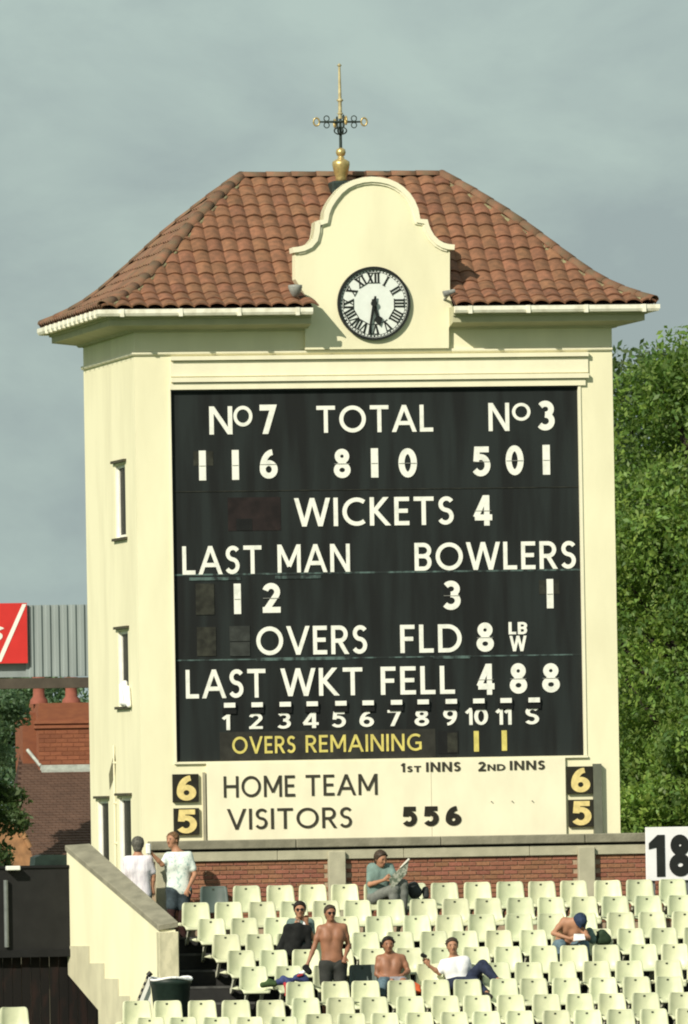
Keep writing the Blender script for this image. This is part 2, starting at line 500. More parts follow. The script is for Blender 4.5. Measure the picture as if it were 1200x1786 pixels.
def stroke_polys(pts, closed, w):
    h = w / 2
    P = [Vector(p) for p in pts]
    n = len(P)
    if not closed:
        for e, q in ((0, 1), (n - 1, n - 2)):
            d = P[e] - P[q]
            if n == 2 and abs(d.x) > .02 and abs(d.y) > .2 and (P[e].y < .03 or P[e].y > .93):
                P[e] = P[e] + d.normalized() * h
    offs = []
    for i in range(n):
        a = P[i - 1] if (i > 0 or closed) else None
        b = P[(i + 1) % n] if (i < n - 1 or closed) else None
        ns = []
        if a is not None:
            d = (P[i] - a).normalized(); ns.append(Vector((-d.y, d.x)))
        if b is not None:
            d = (b - P[i]).normalized(); ns.append(Vector((-d.y, d.x)))
        if len(ns) == 2:
            m_ = ns[0] + ns[1]; k = 1 + ns[0].dot(ns[1])
            o = m_ / max(k, .35)
        else: o = ns[0]
        offs.append(o * h)
    polys = []
    for i in range(n if closed else n - 1):
        j = (i + 1) % n
        q = [P[i] + offs[i], P[i] - offs[i], P[j] - offs[j], P[j] + offs[j]]
        q = clip_poly([(v.x, v.y) for v in q], 0, 1)
        if len(q) >= 3: polys.append(q)
    return polys

def text_mb(s, x0, x1, z0, hgt, y, depth=.012, w=.165, gap=.15, slant=0):
    """the word s on the plane y, from x0 to x1, baseline z0, height hgt"""
    mb = MB()
    cur, items = 0, []
    for ch in s:
        if ch == ' ': cur += .42; continue
        gw, st = glyph(ch, w)
        items.append((cur, st)); cur += gw + gap
    tot = cur - gap
    sx = (x1 - x0) / tot
    for k, (cx, st) in enumerate(items):
        for q, (pts, closed) in enumerate(st):
            for poly in stroke_polys(pts, closed, w):
                pp = [(x0 + (cx + px_ + slant * pz_) * sx, z0 + pz_ * hgt) for px_, pz_ in poly]
                mb.prism_xz(pp, y - depth - .0012 * q, y + .001)
    return mb

def word(s, uL, uR, vT, vB, Y, m, parent, name='lettering', label=None, w=.148, gap=.16, depth=.012, uref=None, slant=0):
    """a word between photo columns uL..uR; vT, vB are its top and foot at its left end"""
    a = at(uL, (vT + vB) / 2, Y); b = at(uR, (vT + vB) / 2 - (uR - uL) * .0165, Y)
    ur = uref if uref is not None else uL
    z0, z1 = at(ur, vB, Y).z, at(ur, vT, Y).z
    ob = text_mb(s, a.x, b.x, z0, z1 - z0, Y, depth, w, gap, slant).build(name, m, parent)
    if label: ob['label'] = label
    return ob
# ================================================================== SETTING
g = MB(); g.box(-1500, 1500, -600, 2500, -.5, 0)
tag(g.build('ground', M['grass']), kind='structure')

XL, XR, DEP = -3.855, 3.967, 5.86
XC = (XL + XR) / 2
# ---- terrace of steps
def ytop(u, k): return 1542.5 - .0155 * (u - 600) + 28.2 * k
def yback(k): return -2.3 - .78 * k
def tread_z(k, x):
    a = at(300, ytop(300, k), yback(k)); b = at(1100, ytop(1100, k), yback(k))
    return a.z + (b.z - a.z) * (x - a.x) / (b.x - a.x) - .80
XLAND, XEND = -4.35, 14.0
def step_x0(k):
    # left edge of each step: inside the sloping parapet, then out past its post
    if k >= 6: return -4.75
    return -4.62 + .165 * max(0, k)
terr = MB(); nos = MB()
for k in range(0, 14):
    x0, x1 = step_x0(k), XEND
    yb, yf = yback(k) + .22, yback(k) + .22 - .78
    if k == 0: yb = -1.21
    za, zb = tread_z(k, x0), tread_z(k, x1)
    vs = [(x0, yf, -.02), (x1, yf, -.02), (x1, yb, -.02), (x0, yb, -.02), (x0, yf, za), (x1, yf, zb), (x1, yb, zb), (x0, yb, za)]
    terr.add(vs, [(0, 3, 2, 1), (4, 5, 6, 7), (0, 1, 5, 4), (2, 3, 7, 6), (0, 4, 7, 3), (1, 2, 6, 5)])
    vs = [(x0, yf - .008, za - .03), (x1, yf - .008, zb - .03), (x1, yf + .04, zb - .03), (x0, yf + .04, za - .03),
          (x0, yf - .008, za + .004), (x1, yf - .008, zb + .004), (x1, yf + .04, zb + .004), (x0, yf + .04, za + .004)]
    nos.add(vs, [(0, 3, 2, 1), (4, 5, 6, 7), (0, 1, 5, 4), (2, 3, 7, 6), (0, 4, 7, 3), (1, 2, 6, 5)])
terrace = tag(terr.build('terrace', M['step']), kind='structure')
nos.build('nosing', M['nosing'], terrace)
wk = MB(); wk.box(-4.9, 14, -.95, 40, 3.4, 3.72)
for x in (-4.6, 0, 8, 13.5):
    for y in (7, 20, 39): wk.box(x - .2, x + .2, y - .2, y + .2, 0, 3.4)
# a walkway round the tower's foot is only built where it would be seen
walkway = tag(wk.build('walkway', M['concrete']), kind='structure')

# ================================================================== SCOREBOARD TOWER
tower = empty('scoreboard_tower', (XC, DEP / 2, 0),
              'tall cream rendered scoreboard tower with red clay tiled roof, clock gable and black board', 'scoreboard tower')
TP = tower.matrix_world.copy()
def tpart(o, name=None, parent=None):
    """parts of the tower are built in world coordinates; this hangs them under it"""
    o.parent = parent or tower
    o.matrix_parent_inverse = Matrix.Translation(-Vector((XC, DEP / 2, 0))) if parent is None else Matrix.Identity(4)
    return o

# front wall (with a shallow recess for the board), back, right
bx0, bx1, bz0, bz1 = -3.305, 3.436, 6.70, 12.687
ZW = 13.99
f = MB()
T = .3
def grid_wall(mb, us, vs_, holes, place, t0, t1):
    """wall panel cut into a grid; cells inside a hole are left out"""
    for i in range(len(us) - 1):
        for j in range(len(vs_) - 1):
            cu, cv = (us[i] + us[i+1]) / 2, (vs_[j] + vs_[j+1]) / 2
            if any(h[0] < cu < h[1] and h[2] < cv < h[3] for h in holes): continue
            place(mb, us[i], us[i+1], vs_[j], vs_[j+1])
grid_wall(f, [XL, bx0, bx1, XR], [0, bz0, bz1, ZW], [(bx0, bx1, bz0, bz1)],
          lambda mb, a, b, c, d: mb.box(a, b, 0, T, c, d), 0, T)
tpart(f.build('wall', M['render']))
w_ = MB(); w_.box(XL, XR, DEP - T, DEP, 0, ZW); tpart(w_.build('wall', M['render']))
w_ = MB(); w_.box(XR - T, XR, T, DEP - T, 0, ZW); tpart(w_.build('wall', M['render']))
# left wall with four slot windows
def wy(u, v): return atx(u, v, XL).y
def wz(u, v): return atx(u, v, XL).z
wins = []
for (u0, u1, vt, vb) in ((202, 218, 810, 938), (207, 223, 1100, 1232), (172, 189, 1396, 1530), (209, 228, 1391, 1530)):
    vm = (vt + vb) / 2
    y1, y0 = wy(u0 - 1, vm) , wy(u1 + 1, vm)
    wins.append((y0, y1, wz((u0 + u1) / 2, vb), wz((u0 + u1) / 2, vt)))
ys = sorted({T, DEP - T, *[w[0] for w in wins], *[w[1] for w in wins]})
zs = sorted({0, ZW, *[w[2] for w in wins], *[w[3] for w in wins]})
f = MB()
grid_wall(f, ys, zs, wins, lambda mb, a, b, c, d: mb.box(XL, XL + T, a, b, c, d), 0, 0)
tpart(f.build('wall', M['render_side']))
for i, (y0, y1, z0, z1) in enumerate(wins):
    d = .075
    fr = MB()
    fr.box(XL + .012, XL + T, y1 - .012, y1 + .0, z0, z1)          # far reveal, white
    fr.box(XL + d - .02, XL + d + .03, y0, y0 + .04, z0, z1)
    fr.box(XL + d - .02, XL + d + .03, y1 - .052, y1 - .012, z0, z1)
    fr.box(XL + d - .02, XL + d + .03, y0 + .04, y1 - .052, z1 - .05, z1)
    fr.box(XL + d - .02, XL + d + .03, y0 + .04, y1 - .052, z0, z0 + .05)
    wo = tpart(fr.build('window', M['white']))
    p = MB(); p.box(XL + d + .005, XL + d + .012, y0 + .04, y1 - .052, z0 + .05, z1 - .05)
    p.build('pane', M['glass'], wo)
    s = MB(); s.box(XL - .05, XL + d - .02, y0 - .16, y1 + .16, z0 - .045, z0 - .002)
    s.build('sill', M['shade_line'], wo)
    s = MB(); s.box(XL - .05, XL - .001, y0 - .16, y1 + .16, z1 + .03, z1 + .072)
    s.build('hood', M['shade_line'], wo)
# thin pipe down the side wall and the long stain beside it
pp = MB()
py_ = wy(203, 1400)
pp.tube((XL - .03, py_, 3.7), (XL - .03, py_, wz(198, 1300)), .013, seg=8)
pipe = tpart(pp.build('drain_pipe', M['trim']))
br_ = MB()
for v in (1330, 1400, 1470): br_.box(XL - .05, XL, py_ - .022, py_ + .022, wz(200, v) - .015, wz(200, v) + .015)
br_.build('bracket', M['trim'], pipe)
st = MB()
ya, yb_ = wy(191, 1345), wy(201, 1345)
st.add([(XL - .004, yb_ + .05, wz(199, 1312)), (XL - .004, yb_ - .1, wz(202, 1325)), (XL - .004, yb_ + .02, wz(200, 1352)), (XL - .004, ya, wz(194, 1378)), (XL - .004, ya + .05, wz(192, 1350))],
       [(0, 1, 2, 3, 4)])
tpart(st.build('stain', M['stain']))

# gable slab with the clock
GT = .10      # how far it stands proud of the wall
def gp(u, v): p = at(u, v, -GT); return (p.x, p.z)
outer = [(95, 522), (106, 500), (135, 497), (170, 490), (205, 474), (230, 445), (240, 400), (245, 345), (265, 333), (295, 330), (300, 285), (318, 238), (345, 195),
         (385, 145), (430, 108), (480, 84), (535, 69), (590, 64), (645, 68), (700, 80), (750, 102), (790, 130), (828, 168), (856, 210), (878, 262),
         (890, 325), (935, 328), (943, 360), (955, 390), (975, 425), (1005, 455), (1035, 472), (1065, 480), (1102, 483), (1098, 508)]
outer = [(480 + x / 3.529, 290 + y / 3.529) for x, y in outer]
body = [(532.3, 612), (532.3, 546), (546.6, 537), (515.2, 487), (515, 436)] + outer[3:-2] + [(784.6, 436), (784.6, 500), (785.5, 520), (791, 536), (790, 567), (783, 571), (783, 610)]
gz0 = 13.312
bp = [gp(u, v) for u, v in body]
bp[0] = (bp[0][0], gz0); bp[-1] = (bp[-1][0], gz0)
gm = MB()
n = len(bp)
vs = [(x, -GT, z) for x, z in bp] + [(x, .22, z) for x, z in bp]
gm.add(vs, [tuple(range(n)), tuple(range(2 * n - 1, n - 1, -1))] + [(i, i + n, (i + 1) % n + n, (i + 1) % n) for i in range(n)])
gob = fixnormals(gm.build('gable', M['render']))
bmx = bmesh.new(); bmx.from_mesh(gob.data); bmesh.ops.triangulate(bmx, faces=[f_ for f_ in bmx.faces if len(f_.verts) > 4]); bmx.to_mesh(gob.data); bmx.free()
gable = tpart(gob)
# coping moulding following the outline
oc = [gp(u, v) for u, v in outer]
def strip(path, w, y0, y1, mb, w2=None):
    n = len(path); inn = []
    for i in range(n):
        a = Vector(path[max(i - 1, 0)]); b = Vector(path[min(i + 1, n - 1)])
        d = (b - a).normalized(); nn = Vector((d.y, -d.x))
        q = Vector(path[i]) + nn * w
        inn.append((q.x, q.y))
    vs = []
    for y in (y0, y1):
        vs += [(x, y, z) for x, z in path] + [(x, y, z) for x, z in inn]
    m = 2 * n
    fs = []
    for i in range(n - 1):
        fs += [(i, i + 1, n + i + 1, n + i), (m + i, m + n + i, m + n + i + 1, m + i + 1), (i, m + i, m + i + 1, i + 1), (n + i, n + i + 1, m + n + i + 1, m + n + i)]
    fs += [(0, n, m + n, m), (n - 1, m + n - 1, m + 2 * n - 1, 2 * n - 1)]
    mb.add(vs, fs); return mb
cp = strip(oc[1:-1], .085, -GT - .055, .24, MB())
fixnormals(cp.build('coping', M['trim'], gable))
cp = strip([(x, z - .07) if 0 else (x, z) for x, z in oc[2:-2]], .120, -GT - .028, -GT - .001, MB())
fixnormals(cp.build('moulding', M['trim'], gable))

# clock
ccx = at(651.4, 529.4, -GT)
CX, CZ, CR = ccx.x, ccx.z, 64.5 / 108.2
clock = empty('clock', (CX, -GT, CZ)); clock.parent = tower
clock.matrix_parent_inverse = Matrix.Translation(-Vector((XC, DEP / 2, 0)))
def disc(mb, r0, r1, y0, y1, seg=64):
    vs = []
    for y in (y0, y1):
        for r in (r0, r1):
            vs += [(r * math.cos(2 * math.pi * i / seg), y, r * math.sin(2 * math.pi * i / seg)) for i in range(seg)]
    fs = []
    for i in range(seg):
        j = (i + 1) % seg
        fs += [(i, j, seg + j, seg + i), (2 * seg + i, 3 * seg + i, 3 * seg + j, 2 * seg + j), (seg + i, seg + j, 3 * seg + j, 3 * seg + i), (i, 2 * seg + i, 2 * seg + j, j)]
    return mb.add(vs, fs)
fixnormals(disc(MB(), .001, CR * .95, -.03, 0).build('dial', M['dial'], clock))
fixnormals(disc(MB(), CR * .93, CR, -.065, 0).build('bezel', M['numeral'], clock))
tr = MB(); disc(tr, CR * .905, CR * .915, -.034, -.031); disc(tr, CR * .855, CR * .865, -.034, -.031)
for i in range(60):
    a = R(6 * i); c, s_ = math.sin(a), math.cos(a)
    w = .006 if i % 5 else .012
    q = [(c * r + s_ * t, s_ * r - c * t) for r, t in ((CR * .862, -w), (CR * .908, -w), (CR * .908, w), (CR * .862, w))]
    tr.prism_xz(q, -.0365, -.031)
fixnormals(tr.build('minute_track', M['numeral'], clock))
ROM = ['XII', 'I', 'II', 'III', 'IIII', 'V', 'VI', 'VII', 'VIII', 'IX', 'X', 'XI']
for k, rn in enumerate(ROM):
    mb = MB(); ang = R(30 * k)
    wd = {'I': .045, 'V': .10, 'X': .10}
    tot = sum(wd[c] for c in rn); x = -tot / 2
    H0, H1 = CR * .55, CR * .835
    sc = 1.12
    def add(poly, lay):
        q = [(px_ * sc * math.cos(ang) + pz_ * math.sin(ang), -px_ * sc * math.sin(ang) + pz_ * math.cos(ang)) for px_, pz_ in poly]
        mb.prism_xz(q, -.038 - lay * .0012, -.031)
    for ii, c in enumerate(rn):
        w = wd[c]
        if c == 'I': add([(x + .009, H0), (x + .036, H0), (x + .036, H1), (x + .009, H1)], 0)
        elif c == 'V':
            add([(x + .0, H1), (x + .032, H1), (x + .062, H0), (x + .040, H0)], 0)
            add([(x + .085, H1), (x + .098, H1), (x + .060, H0), (x + .044, H0)], 1)
        else:
            add([(x + .0, H1), (x + .032, H1), (x + .098, H0), (x + .066, H0)], 0)
            add([(x + .080, H1), (x + .095, H1), (x + .018, H0), (x + .003, H0)], 1)
        x += w
    add([(-tot / 2, H1 - .012), (tot / 2, H1 - .012), (tot / 2, H1), (-tot / 2, H1)], 2)
    add([(-tot / 2, H0), (tot / 2, H0), (tot / 2, H0 + .010), (-tot / 2, H0 + .010)], 3)
    fixnormals(mb.build('numeral', M['numeral'], clock))
def hand(name, ang, ln, w, tail, y, spade):
    a = R(ang); mb = MB()
    def add(poly, l=0):
        mb.prism_xz([(p * math.cos(a) + q * math.sin(a), -p * math.sin(a) + q * math.cos(a)) for p, q in poly], y - l * .002, y + .010)
    add([(-w * .6, -tail), (w * .6, -tail), (w, 0), (w * .45, ln), (-w * .45, ln), (-w, 0)])
    if spade: add([(-w * .4, ln * .62), (-w * 2.3, ln * .80), (0, ln * 1.16), (w * 2.3, ln * .80), (w * .4, ln * .62)], 1)
    fixnormals(mb.build(name, M['numeral'], clock))
hand('hour_hand', 165.5, CR * .55, .032, CR * .12, -.060, True)
hand('minute_hand', 191, CR * .86, .026, CR * .20, -.078, False)
b_ = MB(); disc(b_, .001, .05, -.095, -.03, 20); fixnormals(b_.build('boss', M['numeral'], clock))

# cornice, frieze line and gutter, cut where the gable passes through
xg0, xg1 = at(543.5, 560, -.5).x, at(791, 560, -.5).x
pathc = [(xg0, 0), (XL, 0), (XL, DEP), (XR, DEP), (XR, 0), (xg1, 0)]
corn = MB()
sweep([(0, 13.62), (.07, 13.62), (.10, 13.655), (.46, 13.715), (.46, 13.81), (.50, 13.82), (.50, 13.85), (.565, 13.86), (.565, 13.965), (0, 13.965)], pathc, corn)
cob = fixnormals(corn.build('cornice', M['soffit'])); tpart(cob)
gut = MB()
sweep([(.575, 13.865), (.61, 13.85), (.655, 13.86), (.675, 13.90), (.675, 13.965), (.655, 13.965), (.655, 13.905), (.63, 13.88), (.595, 13.88), (.590, 13.965), (.575, 13.965)], pathc, gut)
gob_ = tpart(fixnormals(gut.build('gutter', M['gutter'])))
for x in [xg0 - .25 - i * .95 for i in range(4)] + [xg1 + .25 + i * .95 for i in range(4)]:
    gc = MB(); gc.box(x - .03, x + .03, -.690, -.57, 13.845, 13.97); gc.build('gutter_clip', M['gutter'], gob_)
for i in range(12):
    y = -.3 + i * .52; gc = MB(); gc.box(XL - .690, XL - .57, y - .02, y + .02, 13.845, 13.972); gc.build('gutter_clip', M['gutter'], gob_)
sc_ = MB()
xs0 = at(265, 615, 0).x
sweep([(0.001, 13.245), (.03, 13.25), (.045, 13.27), (.045, 13.305), (.001, 13.315)], [(XR, .5), (XR, 0), (XL, 0), (XL, DEP - .01)][::-1] if 0 else [(XR, 0), (XL, 0), (XL, DEP)], sc_)
tpart(fixnormals(sc_.build('string_course', M['trim'])))
# bands above the board
xa, xb = at(297, 630, 0).x, at(1025, 620, 0).x
za = lambda v: at(297, v, 0).z
bd = MB()
bd.box(xa, xb, -.085, .001, za(629), za(622))
bd.box(xa, xb, -.085, .001, za(667), za(659))
bd.box(xa, xb, -.030, .001, za(657), za(631))
bd.box(xa - .02, xb - .05, -.042, .001, bz1 + .003, za(669))
tpart(bd.build('board_moulding', M['trim']))

# the black board
brd = empty('score_panel', (0, 0, 0)); brd.parent = tower
brd.matrix_parent_inverse = Matrix.Translation(-Vector((XC, DEP / 2, 0)))
YB = .05
pm = MB(); pm.box(bx0, bx1, YB, YB + .05, bz0, bz1); pm.build('backing', M['board'], brd)
tm = MB()
tm.box(bx0, bx0 + .03, -.02, YB - .002, bz0, bz1); tm.build('frame', M['trim'], brd); tm = MB(); tm.box(bx1 - .045, bx1, -.02, YB - .002, bz0, bz1)
tm.build('frame', M['trim'], brd)
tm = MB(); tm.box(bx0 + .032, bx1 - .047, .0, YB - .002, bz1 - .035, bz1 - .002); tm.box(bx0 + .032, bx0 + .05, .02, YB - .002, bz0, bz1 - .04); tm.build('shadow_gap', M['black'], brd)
# sheet joints
JN = [0]
def joint(u0, u1, v, h=.03, m='seam', vref=None):
    JN[0] += 1
    a, b = at(u0, v, YB), at(u1, v - (u1 - u0) * .0165, YB)
    j = MB(); j.box(a.x, b.x, YB - .003 - .0015 * JN[0], YB + .001, a.z - h / 2, a.z + h / 2); j.build('joint', M[m], brd)
joint(303, 1012, 1003, .028); joint(306, 1014, 1152, .022); joint(447, 612, 1150, .05); joint(756, 820, 1147, .04)
joint(300, 1010, 858, .012, 'olive')
for u0, u1, v in ((330, 420, 1010), (480, 560, 1007)):
    joint(u0, u1, v, .05)
def blind(u0, u1, v0, v1, m, proud=.012, name='number_blind'):
    a, b = at(u0, v0, YB), at(u1, v1, YB)
    o = MB(); o.box(a.x, b.x, YB - proud, YB + .001, b.z, a.z); return o.build(name, M[m], brd)
blind(341, 374, 1018, 1072, 'olive'); blind(343, 377, 1094, 1144, 'olive'); blind(400, 436, 1092, 1118, 'greyblind'); blind(401, 436, 1120, 1144, 'greyblind', .016)
blind(397, 490, 868, 925, 'redblind', .006); blind(412, 440, 905, 925, 'black', .010)
blind(383, 760, 1277, 1326, 'greyblind', .005, 'backing_strip').data.materials[0] = mat('dusty_black', (.030, .030, .024), .8, .2, 6)
blind(763, 800, 1275, 1314, 'black', .008); blind(780, 798, 1278, 1312, 'olive', .014)
for u0, u1, v0, v1 in ((337, 372, 787, 812), (940, 976, 1012, 1036)): blind(u0, u1, v0, v1, 'olive', .006)
W_ = M['letter']
def bw(s, uL, uR, vT, vB, **k): return word(s, uL, uR, vT, vB, YB, k.pop('m', W_), brd, **k)
bw('N', 365, 405, 709, 758); bw('o', 407, 440, 708, 744, w=.17, label='small raised letter o')
bw('7', 453, 481, 706, 757, w=.20, name='numeral')
bw('TOTAL', 552, 755, 708, 755)
bw('N', 852, 888, 703, 752); bw('o', 893, 925, 703, 734, w=.17); bw('3', 938, 967, 699, 751, w=.20, name='numeral')
for s, u0, u1, v0, v1 in (('1', 347, 359, 786, 838), ('1', 404.5, 416.5, 785, 837), ('6', 453, 484, 784, 835), ('8', 582, 611, 783, 834), ('1', 647, 659.5, 782, 833),
                          ('0', 695, 727, 782, 833), ('5', 825, 855, 779, 831), ('0', 882, 913, 777, 829), ('1', 946.5, 959, 776, 828),
                          ('4', 827, 858, 864, 917), ('1', 408, 420, 1018, 1071), ('2', 458, 489, 1017, 1069), ('3', 773, 803, 1013, 1064), ('1', 953.5, 965, 1010, 1061),
                          ('8', 831, 861, 1086, 1137), ('4', 833, 862, 1158, 1212), ('8', 889, 919, 1157, 1210), ('8', 945.5, 976, 1157, 1208)):
    bw(s, u0, u1, v0, v1, w=.195 if s != '1' else .2, name='numeral')
    a, b = at(u0 + 1, (v0 + v1) / 2 + .5, YB - .02), at(u1 - 1, (v0 + v1) / 2 + .5, YB - .02)
    j = MB(); j.box(a.x, b.x, YB - .0205, YB - .012, a.z - .004, a.z + .004); j.build('flap_joint', M['flap'], brd)
bw('WICKETS', 515, 791, 869, 918.5)
bw('LAST', 318, 456, 953, 1002.5); bw('MAN', 484, 610, 950, 999); bw('BOWLERS', 723, 1004, 947, 995.5)
bw('OVERS', 447, 640, 1093, 1143); bw('FLD', 698, 805, 1090, 1139)
bw('L', 887, 900, 1085, 1106.5, w=.2); bw('B', 903, 919, 1085, 1106.3, w=.2); bw('W', 890, 917, 1109, 1136, w=.2)
bw('LAST', 324, 463, 1168.5, 1218.5); bw('WKT', 491, 632, 1166, 1214.5); bw('FELL', 664, 793, 1163, 1212)
dash = [390, 438, 487, 534, 584, 631.5, 681, 727.5, 776.5, 824.5, 872, 921]
for i, u in enumerate(dash):
    v = 1226 - (u - 390) * .0172
    a, b = at(u, v, YB), at(u + 19.5, v + 8, YB)
    o = MB(); o.box(a.x, b.x, YB - .06, YB - .03, b.z, a.z); o.build('lamp_flap', W_, brd)
    o = MB(); o.box(a.x - .02, b.x + .02, YB - .030, YB + .001, b.z - .10, b.z + .02); o.build('lamp_box', M['black'], brd)
for s, u0, u1, v0, v1 in (('l', 389, 401, 1246, 1273.5), ('2', 434.5, 458, 1244, 1271.5), ('3', 484, 507, 1243, 1271), ('4', 528.5, 555.5, 1242, 1270), ('5', 579, 603, 1241, 1269),
                          ('6', 627, 652, 1240, 1268), ('7', 676, 700, 1238.5, 1266.5), ('8', 723, 748, 1238, 1266.5), ('9', 773, 797, 1236, 1265.5), ('l', 813, 824, 1235, 1264.5), ('0', 827, 851, 1235, 1264.5),
                          ('l', 866, 877, 1234, 1264), ('l', 881, 892, 1234, 1264), ('S', 916, 940, 1233, 1263.5)):
    bw(s, u0, u1, v0, v1, w=.165, name='numeral' if s != 'S' else 'lettering')
bw('OVERS', 405, 515, 1285, 1315, m=M['yellow']); bw('REMAINING', 533, 735, 1282.5, 1312.5, m=M['yellow'], w=.14)
bw('1', 826.5, 835, 1275, 1311, m=M['yellow'], name='numeral'); bw('1', 875, 884, 1274, 1309.5, m=M['yellow'], name='numeral')

# team panel below the board
tp = empty('team_panel', (0, 0, 0)); tp.parent = tower
tp.matrix_parent_inverse = Matrix.Translation(-Vector((XC, DEP / 2, 0)))
YT = -.05
q0, q1 = at(362, 1461, YT), at(1034, 1336, YT)
zt0, zt1 = 5.40, bz0 - .035
o = MB(); o.box(q0.x, q1.x - .50, YT, .001, zt0, zt1)
o.box(at(738, 1400, YT).x + .004, q1.x, YT + .0, .001, zt0, zt1) if 0 else None
o = MB(); xm = at(752, 1350, YT).x
o.box(q0.x, xm - .003, YT, .001, zt0, zt1); o.box(xm + .003, at(986, 1340, YT).x, YT, .001, zt0, zt1)
o.build('backing', M['trim'], tp)
o = MB(); o.box(bx0 - .01, bx1 + .01, -.045, -.001, bz0 - .035, bz0 - .004); o.build('ledge', M['trim'], tp)
o = MB(); xx = at(357.5, 1400, -.06).x; o.box(xx - .025, xx + .012, -.075, .001, zt0, at(357, 1347, -.06).z); o.build('post', M['concrete'], tp)
o = MB(); x0_, x1_ = at(1036, 1390, -.1).x, at(1050, 1390, -.1).x
o.box(x0_, x1_, -.10, .001, zt0, at(1040, 1332, -.1).z); o.build('side_cabinet', mat('grey_green_metal', (.14, .15, .11), .7, .1, 5), tp)
def tw(s, uL, uR, vT, vB, **k): return word(s, uL, uR, vT, vB, YT, k.pop('m', M['ink']), tp, w=k.pop('w', .128), **k)
tw('HOME', 390, 514, 1354, 1391); tw('TEAM', 533, 658, 1351.5, 1388); tw('VISITORS', 397, 613.5, 1411, 1447)
tw('l', 700, 706, 1331, 1346.5, w=.2); tw('ST', 710, 734, 1336, 1346.5, w=.2); tw('INNS', 743, 803, 1329.5, 1346, w=.19)
tw('2', 834, 847, 1328.5, 1345, w=.2); tw('ND', 850, 881, 1333, 1344, w=.19); tw('INNS', 889, 950, 1327, 1343, w=.19)
for u0, u1 in ((703, 727), (740, 765), (777, 804.5)):
    s = '5' if u0 < 770 else '6'
    v = 1407 - (u0 - 703) * .0165
    tw(s, u0, u1, v, v + 34.5, w=.235, m=M['plate'], name='numeral')
for u_ in (857, 893, 928):
    q_ = at(u_, 1398 - (u_ - 857) * .0165, YT); o = MB(); o.tube((q_.x, YT + .001, q_.z), (q_.x, YT - .035, q_.z), .008, seg=6); o.build('hook', M['ink'], tp)
def nplate(s, u0, u1, v0, v1):
    Yp = -.06
    a, b = at(u0, v0, Yp), at(u1, v1, Yp)
    w = b.x - a.x; h = a.z - b.z
    o = MB(); o.box(a.x, b.x, Yp, .001, b.z, a.z); ob = bevel(o.build('number_plate', M['plate'], tp), .004)
    text_mb(s, a.x + w * .15, b.x - w * .10, b.z + h * .05, h * .90, Yp, .010, .21).build('numeral', M['plate_yellow'], ob)
nplate('6', 301, 347, 1350.5, 1398.5); nplate('5', 303, 348, 1410, 1455.5); nplate('6', 989, 1034, 1337, 1384); nplate('5', 992, 1036, 1395, 1441.5)

# ---------------------------------------------------------------- hipped roof with bell-cast eaves
OV = .60
EX0, EX1, EY0, EY1 = XC - 4.50, XC + 4.50, -OV, DEP + OV
RUNX, RUNY = 2.84, (EY1 - EY0) / 2
ZE = 13.985
PT = [(0, 0), (.10, .12), (.20, .27), (.30, .49), (.43, .84), (.55, 1.18), (.65, 1.46), (.83, 1.89), (1, 2.26)]
def prof(t):
    t = min(max(t, 0), 1)
    for (a, b), (c, d) in zip(PT, PT[1:]):
        if t <= c: return b + (d - b) * (t - a) / (c - a)
    return PT[-1][1]
und = MB()
N = 14
def ring(t, dz=0):
    x0, x1, y0, y1 = EX0 + RUNX * t, EX1 - RUNX * t, EY0 + RUNY * t, EY1 - RUNY * t
    z = ZE + prof(t) + dz
    return [(x0, y0, z), (x1, y0, z), (x1, y1, z), (x0, y1, z)]
for i in range(N):
    a, b = ring(i / N), ring((i + 1) / N)
    for k in range(1, 4):
        j = (k + 1) % 4
        und.add([a[k], a[j], b[j], b[k]], [(0, 1, 2, 3)])
    if b[0][1] < .22:      # the gable stands through the front slope here
        def lerpx(p, q, x): t = (x - p[0]) / (q[0] - p[0]); return (x, p[1] + (q[1] - p[1]) * t, p[2])
        und.add([a[0], lerpx(a[0], a[1], xg0), lerpx(b[0], b[1], xg0), b[0]], [(0, 1, 2, 3)])
        und.add([lerpx(a[0], a[1], xg1), a[1], b[1], lerpx(b[0], b[1], xg1)], [(0, 1, 2, 3)])
    else: und.add([a[0], a[1], b[1], b[0]], [(0, 1, 2, 3)])
tpart(fixnormals(und.build('roof', M['under'])))
roof = bpy.data.objects['roof']
def slope_curve(run):
    """arc length table along one slope"""
    tab = [(0, 0)]; s = 0; n = 200
    for i in range(1, n + 1):
        t0, t1 = (i - 1) / n, i / n
        s += math.hypot((t1 - t0) * run, prof(t1) - prof(t0)); tab.append((s, t1))
    return tab
def t_at(tab, s):
    for (a, b), (c, d) in zip(tab, tab[1:]):
        if s <= c: return b + (d - b) * (s - a) / (c - a)
    return 1.0
ROWS, PW = 13, .252
def tile_mesh(ln, w=PW):
    mb = MB(); n = 9
    hs = lambda u: .056 * (math.sin(math.pi * min(max((u + .04) / 1.0, 0), 1))) ** .75
    top = []; 
    for j, (yy, lift) in enumerate(((-.035, .040), (ln * .5, .022), (ln, .004))):
        top.append([(-w / 2 + (w + .018) * i / (n - 1), yy, hs(i / (n - 1)) + lift) for i in range(n)])
    vs = [p for r in top for p in r] + [(x, y, z - .026) for x, y, z in top[0]]
    fs = []
    for j in range(2):
        for i in range(n - 1): fs.append((j * n + i, j * n + i + 1, (j + 1) * n + i + 1, (j + 1) * n + i))
    mb.add(vs[:3 * n], fs, True)
    mb.add([vs[i] for i in range(n)] + vs[3 * n:], [(n + i, n + i + 1, i + 1, i) for i in range(n - 1)])
    mb.add([top[0][0], top[1][0], top[2][0]] + [(p[0], p[1], p[2] - .05) for p in (top[0][0], top[1][0], top[2][0])], [(0, 1, 4, 3), (1, 2, 5, 4)])
    return mb
tileshared = None
gx0, gx1 = at(516, 470, 0).x, at(784, 470, 0).x
